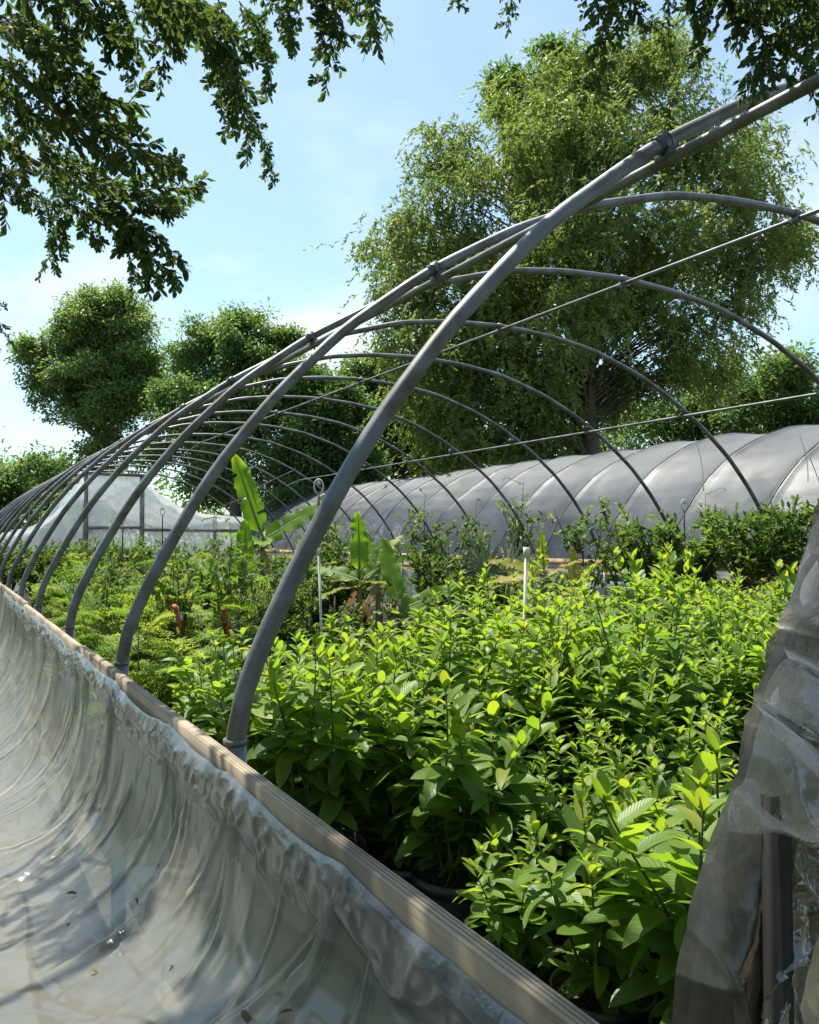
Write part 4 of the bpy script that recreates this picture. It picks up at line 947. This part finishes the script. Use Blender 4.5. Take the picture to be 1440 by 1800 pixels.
# sprinkler risers
def riser(px, d, ztop, base_z, label, dark=.0, lean=0.0, ringed=True):
    g0 = ground_at(px, d); g = thing('sprinkler_riser', label, 'sprinkler riser', (g0.x, g0.y, 0), 0, 'sprinkler risers')
    lv = RT * lean; zz = ztop - dark
    b = MB(); b.tube([(0, 0, 0), tuple(np.array(lv) * .5 + np.array([0, 0, zz * .5])), tuple(np.array(lv) + np.array([0, 0, zz]))], .0095, 8); link('pipe', b.mesh('pipe', PVC), g)
    top = np.array(lv) + np.array([0, 0, zz])
    b = MB(); b.tube([top + np.array([0, 0, -.05]), top + np.array([0, 0, .01])], .016, 8); link('coupling', b.mesh('coupling', PVC), g)
    if dark: b = MB(); b.tube([top, top + np.array([0, 0, dark])], .009, 6); link('extension', b.mesh('extension', CORD), g)
    if not ringed: return
    t2 = top + np.array([0, 0, dark]); b = MB(); R = np.array(RT)
    ring = [t2 + R * .035 * math.sin(a) * (1 - .35 * (a > 3.14) * 0) + np.array([0, 0, .055 - .055 * math.cos(a)]) for a in np.linspace(.25, 6.03, 16)]
    b.tube(ring, .0065, 6); b.lathe([(0, .075), (.02, .08), (.012, .1), (.004, .115)], 8, t2 + np.array([0, 0, -.01])); link('sprinkler_head', b.mesh('sprinkler_head', PVC), g)
riser(574, 6.4, 1.90, 0, 'white sprinkler riser with pale ring head beside the dark bananas', dark=.42, lean=-.06)
riser(912, 4.55, 1.50, 0, 'short white sprinkler riser standing in the guava block', lean=.04, ringed=False)
riser(1203, 9.3, 1.88, 0, 'sprinkler riser with ring head above the densest citrus', dark=.5)
riser(300, 12.5, 1.92, 0, 'leaning dark sprinkler riser in front of the pale house', dark=.6, lean=-.12)
riser(216, 12.0, 1.78, 0, 'dark thin riser among the far citrus row', dark=.75)

# ------------------------------------------------------------------ trees
def tree(label, base, height_frac, lobes, mat, n_clump, per, leaf, size, tone, seed, trunk_r=.25, clump_r=.45, droop=False, group=None, name='tree', limbs=True):
    """lobes: (centre, radius) in metres; every lobe is filled with leaf clumps on twigs"""
    rng = np.random.RandomState(seed); base = np.array(base, float)
    t = thing(name, label, 'tree', tuple(base), 0, group); I = Matrix.Translation(tuple(-base))
    sub = []
    for c, q in lobes:
        for u in range(5):
            v = rng.normal(size=3); v[2] = abs(v[2]) * .8 - .25; v /= np.linalg.norm(v); sub.append((np.array(c) + v * q * rng.uniform(.6, 1.0), q * rng.uniform(.3, .5)))
    lobes = [(c, q * .74) for c, q in lobes] + sub
    C = np.array([l[0] for l in lobes], float); R = np.array([l[1] for l in lobes], float)
    topz = max(C[:, 2]); mean = C.mean(0)
    tp = [base + (np.array([mean[0], mean[1], base[2] + (topz - base[2]) * .85]) - base) * np.array([f ** 1.3, f ** 1.3, f]) + rng.normal(size=3) * .12 * f for f in np.linspace(0, 1, 9)]
    b = MB(); b.tube(tp, np.linspace(trunk_r, trunk_r * .2, 9), 10); link('trunk', b.mesh('trunk', BARK), t, mat4=I)
    P, D, N, S, T = [], [], [], [], []; area = (R ** 2).sum(); lb = MB()
    for c, r in zip(C, R):
        zf = np.clip((c[2] - base[2]) * height_frac / (topz - base[2]) / .85, .12, .8); i = min(int(zf * 8), 7); s = tp[i] + (tp[i + 1] - tp[i]) * (zf * 8 - i)
        m = (s + c) / 2 + np.array([0, 0, .12 * np.linalg.norm(c - s)]) + rng.normal(size=3) * .2
        q = [s, s * .6 + m * .4 + rng.normal(size=3) * .05, m, m * .5 + c * .5 + rng.normal(size=3) * .1, c]; rr0 = min(trunk_r * .5, .03 + .03 * r)
        lb.tube(q, np.linspace(rr0, .02, 5), 6, caps=False)
        nk = max(4, int(n_clump * r * r / area)); v = rng.normal(size=(nk, 3)); v /= np.linalg.norm(v, axis=1)[:, None]
        cc = c + v * (r * (.25 + 1.0 * rng.uniform(0, 1, nk) ** .7))[:, None] * np.array([1, 1, .92])
        for k in range(nk):
            if True: lb.tube([c + (cc[k] - c) * .1, (c + cc[k]) / 2 + rng.normal(size=3) * .06, cc[k]], [.02, .013, .006], 4, caps=False)
            ct = rng.normal(tone, .16); cr = clump_r * rng.uniform(.6, 1.25)
            if droop:
                ns = int(rng.randint(11, 19))
                for u in range(ns):
                    o = rng.normal(size=3) * cr * .75; st = cc[k] + o; L = rng.uniform(.35, 1.0); sway = rng.normal(size=2) * .45 + v[k, :2] * .45; m2 = per
                    f = (np.arange(m2) + rng.uniform(0, 1, m2)) / m2
                    pp = st + np.stack([sway[0] * L * f, sway[1] * L * f, -L * f * (.05 + .75 * f)], 1)
                    dd = rng.normal(size=(m2, 3)) * .55 + np.array([sway[0], sway[1], -.6])
                    P.append(pp); D.append(dd); N.append(rng.normal(size=(m2, 3)) + np.array([0, 0, .3])); S.append(rng.uniform(.7, 1.25, m2) * size); T.append(np.full(m2, ct) + rng.normal(size=m2) * .14)
            else:
                m2 = int(per * rng.uniform(.6, 1.3)); o = rng.normal(size=(m2, 3)) * cr * np.array([.55, .55, .38]); pp = cc[k] + o
                dd = o / (np.linalg.norm(o, axis=1)[:, None] + 1e-6) + rng.normal(size=(m2, 3)) * .6 + np.array([0, 0, -.25])
                P.append(pp); D.append(dd); N.append(np.array([0, 0, 1.0]) + rng.normal(size=(m2, 3)) * .55); S.append(rng.uniform(.65, 1.3, m2) * size); T.append(np.full(m2, ct) + rng.normal(size=m2) * .13)
    link('limbs', lb.mesh('limbs', BARK), t, mat4=I)
    P, D, N, S, T = [np.concatenate(a) for a in (P, D, N, S, T)]
    link('crown', leaf_cloud('crown', leaf, P, D, N, S, np.clip(T, 0, 1), mat), t, mat4=I, kind='stuff')
    return t
def L(px, py, rpx, d, dd=0.0):
    """lobe seen at a pixel; its distance is the tree's own plus dd"""
    return (np.array(at(px, py, d + dd)), rpx / FPX * d)
def spread(lobes, seed, extra=.5):
    """give the far side of the crown lobes too, so that it is as deep as it is wide"""
    r = random.Random(seed); outl = []
    for c, q in lobes:
        outl.append((c, q))
    m = np.mean([c for c, q in lobes], axis=0)
    for c, q in lobes:
        if r.random() < extra:
            v = np.array([FWH.x, FWH.y, 0]) * r.uniform(.8, 2.0) * q; outl.append((c * .75 + m * .25 + v, q * .85))
    return outl

dW = 29.0
wl_ = [L(725, 430, 70, dW, 1), L(700, 520, 55, dW), L(770, 300, 60, dW, 1), L(790, 400, 80, dW), L(745, 620, 70, dW, -1), L(880, 330, 80, dW, -1), L(960, 190, 75, dW), L(1010, 130, 50, dW), L(1000, 260, 90, dW, -2),
       L(1110, 150, 75, dW, 1), L(1150, 110, 50, dW, 1), L(1190, 190, 80, dW), L(1090, 280, 90, dW, -2), L(1210, 300, 80, dW, -1), L(1290, 270, 75, dW, 1), L(1330, 350, 75, dW), L(1360, 440, 55, dW, 1), L(1290, 420, 80, dW, -1), L(1310, 520, 70, dW),
       L(920, 440, 100, dW, -2), L(1050, 420, 100, dW, -3), L(1170, 430, 90, dW, -2), L(850, 530, 90, dW, -1), L(980, 560, 90, dW, -3), L(800, 640, 80, dW, -1), L(900, 660, 90, dW, -2), L(1130, 560, 80, dW, -1), L(1230, 590, 70, dW), L(1160, 660, 65, dW, 1), L(1260, 660, 60, dW, 2), L(860, 730, 70, dW, -1), L(960, 720, 60, dW, 1), L(760, 720, 60, dW, 1), L(1060, 190, 70, dW, 1), L(830, 600, 90, dW, 1), L(900, 560, 100, dW, 2), L(1000, 640, 80, dW, 2), L(1080, 520, 80, dW, 2), L(940, 780, 50, dW), L(820, 790, 60, dW, 1), L(1080, 700, 40, dW, 3)]
gW = ground_at(1050, dW + 1)
tree('huge drooping light green willow-like tree towering behind the covered hoop house', gW, .72, spread(wl_, 3, .35), WILLOW, 470, 16, (NARROW[0] * np.array([1.7, 1, 1]), NARROW[1], NARROW[2]), .18, .5, 31, trunk_r=.42, clump_r=.55, droop=True, name='willow_tree')
# two leaning dark trunks low in the willow
dR = 38.0
tree('broad round tree with yellow-green outer leaves behind the pale house', ground_at(165, dR), .8,
     spread([L(165, 570, 55, dR), L(220, 590, 50, dR), L(245, 640, 45, dR), L(110, 610, 40, dR), L(60, 620, 32, dR), L(80, 665, 40, dR), L(140, 660, 60, dR, -1), L(200, 680, 60, dR, -1), L(120, 720, 45, dR), L(170, 745, 50, dR, -1), L(240, 720, 45, dR), L(190, 800, 50, dR), L(265, 680, 30, dR, 1), L(150, 540, 32, dR), L(215, 545, 30, dR)], 4, .5),
     BROAD, 340, 140, KITE, .19, .78, 41, trunk_r=.3, clump_r=.44, name='round_tree')
dC = 35.0
tree('tall dark green tree with a ragged crown beside the round tree', ground_at(420, dC), .8,
     spread([L(420, 575, 40, dC), L(380, 600, 50, dC), L(340, 630, 40, dC), L(440, 620, 55, dC, -1), L(490, 650, 50, dC), L(360, 680, 60, dC, -1), L(440, 700, 70, dC, -2), L(330, 740, 60, dC), L(400, 780, 70, dC, -1), L(480, 760, 60, dC, -1), L(300, 690, 35, dC), L(315, 800, 60, dC), L(450, 850, 60, dC), L(370, 860, 60, dC), L(505, 600, 18, dC)], 5, .5),
     BROAD, 420, 140, KITE, .18, .55, 42, trunk_r=.32, clump_r=.44, name='dark_tree')
dD = 33.0
tree('dense dark tree between the ragged tree and the willow', ground_at(570, dD), .8,
     spread([L(560, 680, 45, dD), L(525, 730, 55, dD), L(590, 740, 60, dD), L(540, 810, 65, dD, -1), L(610, 810, 60, dD), L(510, 870, 60, dD), L(580, 880, 60, dD), L(640, 870, 50, dD), L(520, 660, 30, dD)], 6, .5),
     BROAD, 360, 160, KITE, .18, .40, 43, trunk_r=.28, clump_r=.44, name='dark_tree')
tree('lighter green tree showing beside the willow over the covered house', ground_at(675, 40), .8,
     spread([L(650, 660, 40, 40), L(700, 650, 45, 40), L(690, 710, 50, 40), L(740, 690, 45, 40), L(640, 740, 45, 40), L(720, 770, 55, 40), L(790, 760, 50, 40), L(660, 810, 50, 40), L(770, 830, 50, 40), L(850, 800, 50, 40)], 7, .5),
     BROAD, 260, 120, KITE, .2, .66, 44, trunk_r=.25, clump_r=.6, name='light_tree')
tree('broadleaf tree whose top pokes out behind the willow', ground_at(915, 36), .85,
     [L(885, 155, 30, 36), L(900, 195, 28, 36), L(975, 110, 28, 36), L(1005, 120, 25, 36), L(940, 170, 45, 36), L(930, 260, 60, 36), L(960, 350, 70, 36)], BROAD, 130, 70, KITE, .25, .4, 45, trunk_r=.3, clump_r=.5, name='broadleaf_tree')
for k, (px0, d0, top, lab) in enumerate([(1300, 42, 625, 'dark tree behind the covered house beside the willow'), (1415, 44, 650, 'dark tree behind the covered house close to the end wall'), (1200, 46, 700, 'low dark tree behind the willow trunk'), (1540, 42, 640, 'dark tree hidden behind the end wall film'), (20, 46, 790, 'pale distant tree beyond the far hoops'), (85, 50, 800, 'hazy distant tree between the far hoops and round tree'), (-70, 44, 780, 'distant tree at the far corner of the hoop house'), (960, 48, 740, 'dark tree low behind the willow limbs'), (1080, 50, 735, 'dark tree directly behind the willow trunk')]):
    lo = []
    r = random.Random(k + 70)
    for q in range(9): lo.append(L(px0 + r.uniform(-75, 75), top + 40 + 22 * q + r.uniform(-20, 20) - (0 if q else 0), r.uniform(38, 55), d0, r.uniform(-2, 2)))
    tree(lab, ground_at(px0, d0), .8, lo, BROAD, 190, 70, KITE, .28, [.35, .3, .4, .35, .55, .6, .5, .4, .4][k], 80 + k, trunk_r=.28, clump_r=.7, group='trees around the nursery', name='background_tree')
for k, (tx, ty, th) in enumerate([(-8.5, 4.5, 8.0), (-8.0, -3.5, 8.5), (-1.5, -8.5, 9.0), (6.5, -8.0, 8.0), (-10.5, 12.5, 8.5)]):  # unseen trees added to block low sky and darken reflections in the film
    r = random.Random(k + 170); lo = [(np.array([tx + r.uniform(-2.2, 2.2), ty + r.uniform(-2.2, 2.2), th * r.uniform(.18, .9)]), r.uniform(1.1, 1.7)) for q in range(10)]
    tree(['added sky-blocking tree beside the plastic curtain', 'added sky-blocking tree standing behind the oak trunk', 'added sky-blocking tree standing outside the torn end wall', 'added sky-blocking tree standing outside the end wall door post', 'added sky-blocking tree along the curtain side of the hoop house'][k], (tx, ty, 0), .8, lo, BROAD, 150, 60, KITE, .3, .4, 180 + k, trunk_r=.25, clump_r=.6, group='added sky-blocking trees around the photographer', name='sky_blocking_tree')
# far woodland closing the view under the crowns
rng = np.random.RandomState(9); P = []
for k in range(520):
    a = rng.uniform(-1.5, 1.5); dd = rng.uniform(56, 74); c = Vector((0, 0, 0)) + FWH * dd * math.cos(a) + RT * dd * math.sin(a)
    z = rng.uniform(0, 1) ** .7 * (6.2 + 1.6 * math.sin(a * 9) + 1.0 * math.sin(a * 23 + 1)); P.append(np.array([c.x, c.y, z]) + rng.normal(size=(90, 3)) * np.array([.9, .9, .6]))
P = np.concatenate(P); n = len(P)
link('far_woodland', leaf_cloud('far_woodland', KITE, P, rng.normal(size=(n, 3)), np.array([0, 0, 1.]) + rng.normal(size=(n, 3)) * .5, rng.uniform(.35, .6, n), np.clip(rng.normal(.42, .2, n), 0, 1), BROAD), kind='stuff', label='far belt of mixed green woodland behind the nursery', category='woodland')

# ------------------------------------------------------------------ oak overhead
OAKLEAF = leaf_shape(5, .42, .16, .25, tip=1.5, base=.02)
def oak_spray(seed, L0=.62, droop=.3):
    """a branchlet along +Y with rosettes of spatulate leaves"""
    rng = np.random.RandomState(seed); b = MB(); P, D, N, S, T = [], [], [], [], []
    main = np.array([[.03 * math.sin(4 * t + seed), L0 * t, -droop * L0 * t * t] for t in np.linspace(0, 1, 9)])
    b.tube(main, np.linspace(.0055, .0015, 9), 5, caps=False); twigs = [(main, .12)]
    for k in range(12):
        t = .08 + .88 * k / 12; i = min(int(t * 8), 7); p = main[i]; sd = 1 if k % 2 else -1
        d = np.array([sd * rng.uniform(.5, 1), rng.uniform(.3, .9), rng.uniform(-.6, .35)]); d /= np.linalg.norm(d); l2 = rng.uniform(.09, .26) * (1.2 - .6 * t)
        tw = np.array([p + d * l2 * u + np.array([0, 0, -.15 * l2 * u * u]) for u in np.linspace(0, 1, 5)]); b.tube(tw, np.linspace(.003, .001, 5), 4, caps=False); twigs.append((tw, 0))
    for tw, st in twigs:
        ln = np.linalg.norm(np.diff(tw, axis=0), axis=1).sum(); nl = int(ln / .0115) + 4
        for q in range(nl):
            t = .15 + .85 * (q + 1) / nl; f = t * (len(tw) - 1); i = min(int(f), len(tw) - 2); p = tw[i] + (tw[i + 1] - tw[i]) * (f - i); ax = tw[i + 1] - tw[i]; ax /= np.linalg.norm(ax)
            r = rng.normal(size=3); r -= ax * np.dot(r, ax); r /= np.linalg.norm(r) + 1e-9; dd = r * rng.uniform(.5, 1) + ax * rng.uniform(.4, 1.1); dd[2] -= .12
            P.append(p); D.append(dd); N.append(np.array([0, 0, 1.]) + rng.normal(size=3) * .45); S.append(rng.uniform(.045, .075)); T.append(np.clip(rng.normal(.45, .2), 0, 1))
    return b.mesh('twigs', BARK), leaf_cloud('leaf_spray', OAKLEAF, np.array(P), np.array(D), np.array(N), S, T, OAKL)
SPR = [oak_spray(500 + k, [.6, .75, .55, .85, .65, .5][k], [.25, .5, .1, .7, .35, .2][k]) for k in range(6)]
oak_base = Vector((-3.2, .6, 0))
oak = thing('oak_tree', 'oak with dark small-leaved branches overhanging the corner of the hoop house', 'tree', oak_base); OI = Matrix.Translation(-oak_base)
b = MB(); b.tube([(-3.2, .6, 0), (-3.15, .62, 1.5), (-3.0, .8, 3.0), (-2.8, 1.1, 4.4), (-2.4, 1.6, 6.0), (-2.0, 2.0, 7.5)], [.36, .3, .27, .22, .16, .08], 12); link('trunk', b.mesh('trunk', BARK), oak, mat4=OI)
def limb(pts, r0, n=9):
    b = MB(); Q = smooth_path(pts, n); b.tube(Q, np.linspace(r0, .012, n), 8); link('limb', b.mesh('limb', BARK), oak, mat4=OI); return Q
rk = random.Random(77)
def spray(p, az, el, v=None, sc=1.0, roll=None):
    """leafy branchlet starting at p and heading az, el"""
    v = rk.randrange(6) if v is None else v
    m = leaf_matrix(p, az, el, rk.uniform(-.5, .5) if roll is None else roll) @ Matrix.Scale(sc, 4)
    o = link('leaf_spray', SPR[v][1], oak, mat4=OI @ m, kind='stuff'); link('twigs', SPR[v][0], o)
# limbs: (points in photo pixel + distance)
def A(px, py, d): return np.array(at(px, py, d))
trunk_top = np.array([-2.9, .95, 3.6])
limbs = [limb([trunk_top, A(-260, -150, 3.0), A(-60, 60, 3.2), A(60, 170, 3.4), A(150, 240, 3.6)], .07),
         limb([trunk_top + np.array([.05, .1, .4]), A(-150, -330, 3.2), A(120, -120, 3.4), A(300, -20, 3.6), A(420, 60, 3.8)], .07),
         limb([trunk_top + np.array([0, .2, -.1]), A(-200, 150, 3.6), A(0, 260, 4.0), A(120, 320, 4.3), A(220, 370, 4.5)], .05),
         limb([trunk_top + np.array([.1, .2, .9]), A(100, -520, 3.0), A(560, -330, 2.9), A(1000, -160, 2.8), A(1300, -60, 2.8), A(1500, -20, 2.8)], .075),
         limb([trunk_top + np.array([.2, .2, 1.2]), np.array([-1.5, 2.0, 5.4]), np.array([-.6, 2.8, 5.6]), np.array([.2, 3.2, 5.2])], .08),
         limb([trunk_top + np.array([.2, -.2, 1.0]), np.array([-1.5, .8, 5.2]), np.array([-.7, 1.0, 5.4]), np.array([.0, 1.2, 5.2])], .08),
         limb([trunk_top + np.array([.0, .4, 1.0]), np.array([-2.0, 3.2, 5.2]), np.array([-1.2, 4.6, 5.4]), np.array([-.6, 5.6, 5.2])], .07)]
def heading(p, q):
    v = q - p; return math.atan2(v[0], v[1]), math.atan2(v[2], math.hypot(v[0], v[1]))
def spray_to(p0, p1, v=None, wid=1.0):
    az, el = heading(p0, p1); Ln = np.linalg.norm(p1 - p0); v = rk.randrange(6) if v is None else v
    spray(p0, az, el, v, Ln / [.6, .75, .55, .85, .65, .5][v], None)
# visible sprays: pixel start, pixel end, distance
VIS = [(40, 190, 250, 170, 3.5), (60, 200, 240, 260, 3.4), (120, 230, 320, 240, 3.3), (200, 250, 330, 285, 3.2), (20, 170, 130, 300, 3.6), (0, 100, 120, 130, 3.4), (-20, 60, 110, 80, 3.5), (30, 60, 170, 110, 3.3), (0, 230, 110, 330, 3.6), (-30, 200, 60, 330, 3.5), (0, 290, 60, 350, 3.4), (70, 280, 190, 300, 3.9),
       (90, 300, 200, 420, 4.3), (130, 320, 300, 330, 4.4), (160, 340, 345, 300, 4.5), (150, 350, 340, 410, 4.4), (170, 360, 330, 470, 4.5), (200, 380, 300, 500, 4.6), (120, 350, 70, 460, 4.4), (100, 320, 150, 450, 4.5), (60, 330, 130, 400, 4.2), (190, 350, 260, 440, 4.6), (230, 370, 320, 360, 4.5), (210, 400, 320, 490, 4.5), (240, 360, 340, 330, 4.7), (20, 310, 90, 380, 4.2),
       (0, -30, 180, 30, 3.3), (60, -40, 220, 50, 3.2), (120, -40, 260, 90, 3.3), (180, -40, 300, 100, 3.3), (230, -30, 340, 80, 3.2), (280, -40, 400, 80, 3.3), (330, -20, 430, 90, 3.4), (300, 20, 290, 120, 3.4), (380, -10, 440, 130, 3.4), (400, 60, 420, 200, 3.6), (410, 120, 460, 250, 3.7), (430, 200, 510, 300, 3.8), (380, 40, 360, 130, 3.3), (420, 0, 500, 90, 3.6), (440, 20, 520, 150, 3.9), (450, -30, 560, 60, 3.4),
       (500, -40, 540, 90, 3.2), (540, -60, 600, 60, 3.1), (580, -50, 625, 100, 3.1), (600, -50, 640, 30, 3.0), (560, -40, 620, 70, 3.0), (655, -60, 668, 80, 3.4), (250, -50, 380, 20, 3.0), (140, 10, 230, 60, 3.4), (200, 30, 260, 110, 3.5), (-40, 20, 80, 40, 3.2), (-40, 120, 70, 190, 3.3), (10, 130, 90, 230, 3.4), (60, 100, 180, 190, 3.5), (100, 150, 220, 150, 3.6),
       (800, -70, 806, 22, 3.2), (905, -70, 908, 6, 3.2), (1040, -60, 1075, 70, 2.6), (1060, -40, 1090, 125, 2.5), (1080, -50, 1150, 40, 2.6), (1050, -70, 1120, 20, 2.6), (1130, 20, 1200, 90, 2.7), (1200, -60, 1240, 40, 2.7), (1220, -60, 1280, 90, 2.6), (1260, -50, 1330, 60, 2.6), (1290, -60, 1360, 40, 2.5), (1330, -40, 1370, 140, 2.5), (1360, -30, 1420, 90, 2.6), (1390, -30, 1440, 60, 2.5), (1400, 20, 1390, 150, 2.5), (1430, -20, 1460, 110, 2.5), (1310, -70, 1430, -10, 2.5), (1240, -80, 1330, 0, 2.6), (1360, 60, 1300, 170, 2.6), (1160, -60, 1190, 20, 2.6),
       (0, 40, 120, 60, 3.1), (90, -20, 200, 40, 3.5), (150, 40, 240, 30, 3.6), (220, 20, 330, 50, 3.7), (280, 50, 380, 60, 3.6), (330, 30, 420, 40, 3.2), (-20, 90, 100, 160, 3.0), (20, 10, 140, 90, 3.7), (100, 60, 200, 130, 3.8), (-30, 160, 70, 240, 3.8), (40, 230, 160, 270, 3.7), (120, 190, 230, 230, 3.8), (180, 60, 280, 70, 3.0), (380, 70, 440, 120, 3.5), (250, -10, 350, 60, 3.8),
       (-10, 250, 80, 300, 3.9), (100, 270, 220, 290, 4.0), (140, 370, 260, 390, 4.3), (-60, 520, 8, 520, 3.0), (-50, 540, 30, 560, 2.8), (-60, 560, 10, 590, 3.0), (-40, 330, 40, 280, 3.4)]
for x0, y0, x1, y1, d in VIS:
    j = rk.uniform(-.12, .12); spray_to(A(x0, y0, d), A(x1, y1, d + j))
# more of the crown overhead and towards the sun, out of view
for q in limbs[3:6]:
    for k in range(len(q)):
        for u in range(3 if k > 2 else 1):
            p = q[k] + np.array([rk.uniform(-.35, .35), rk.uniform(-.35, .35), rk.uniform(-.1, .3)])
            if px_of(*p)[1] > -120 and Vector(p - np.array([0, 0, EYE])).dot(FW) > 0 and q is limbs[3]: continue
            spray(p, rk.uniform(0, 6.28), rk.uniform(-.5, .5), None, rk.uniform(.9, 1.5))

# dry leaves fallen on the curtain
rk2 = random.Random(5)
for k, (px, py) in enumerate([(120, 1575), (165, 1710), (240, 1585), (300, 1705), (40, 1405), (520, 1785), (430, 1785), (120, 1635)]):
    best = None; W = CP.reshape(-1, 3); v = W - np.array([0, 0, EYE]); dd = v @ np.array(FW); X_ = 720 + FPX * (v @ np.array(RT)) / dd; Y_ = 900 - FPX * (v @ np.array(UP)) / dd
    e = (X_ - px) ** 2 + (Y_ - py) ** 2 + np.where(dd < .2, 1e9, 0); i = int(np.argmin(e)); p = W[i]
    Vv, F, UV = leaf_shape(4, .3, .5, .8); me = np_mesh('fallen_leaf', Vv, [F], DRY, tone=np.full(len(Vv), rk2.uniform(0, .5)), uv=UV)
    o = link('fallen_leaf', me, loc=(p[0] - .004, p[1], p[2] + .008)); o.scale = (rk2.uniform(.022, .04),) * 3; o.rotation_euler = (rk2.uniform(-.4, .4), rk2.uniform(-.4, .4), rk2.uniform(0, 6)); tag(o, 'small dry brown leaf lying on the plastic curtain', 'leaf', 'dry leaves on the plastic curtain')
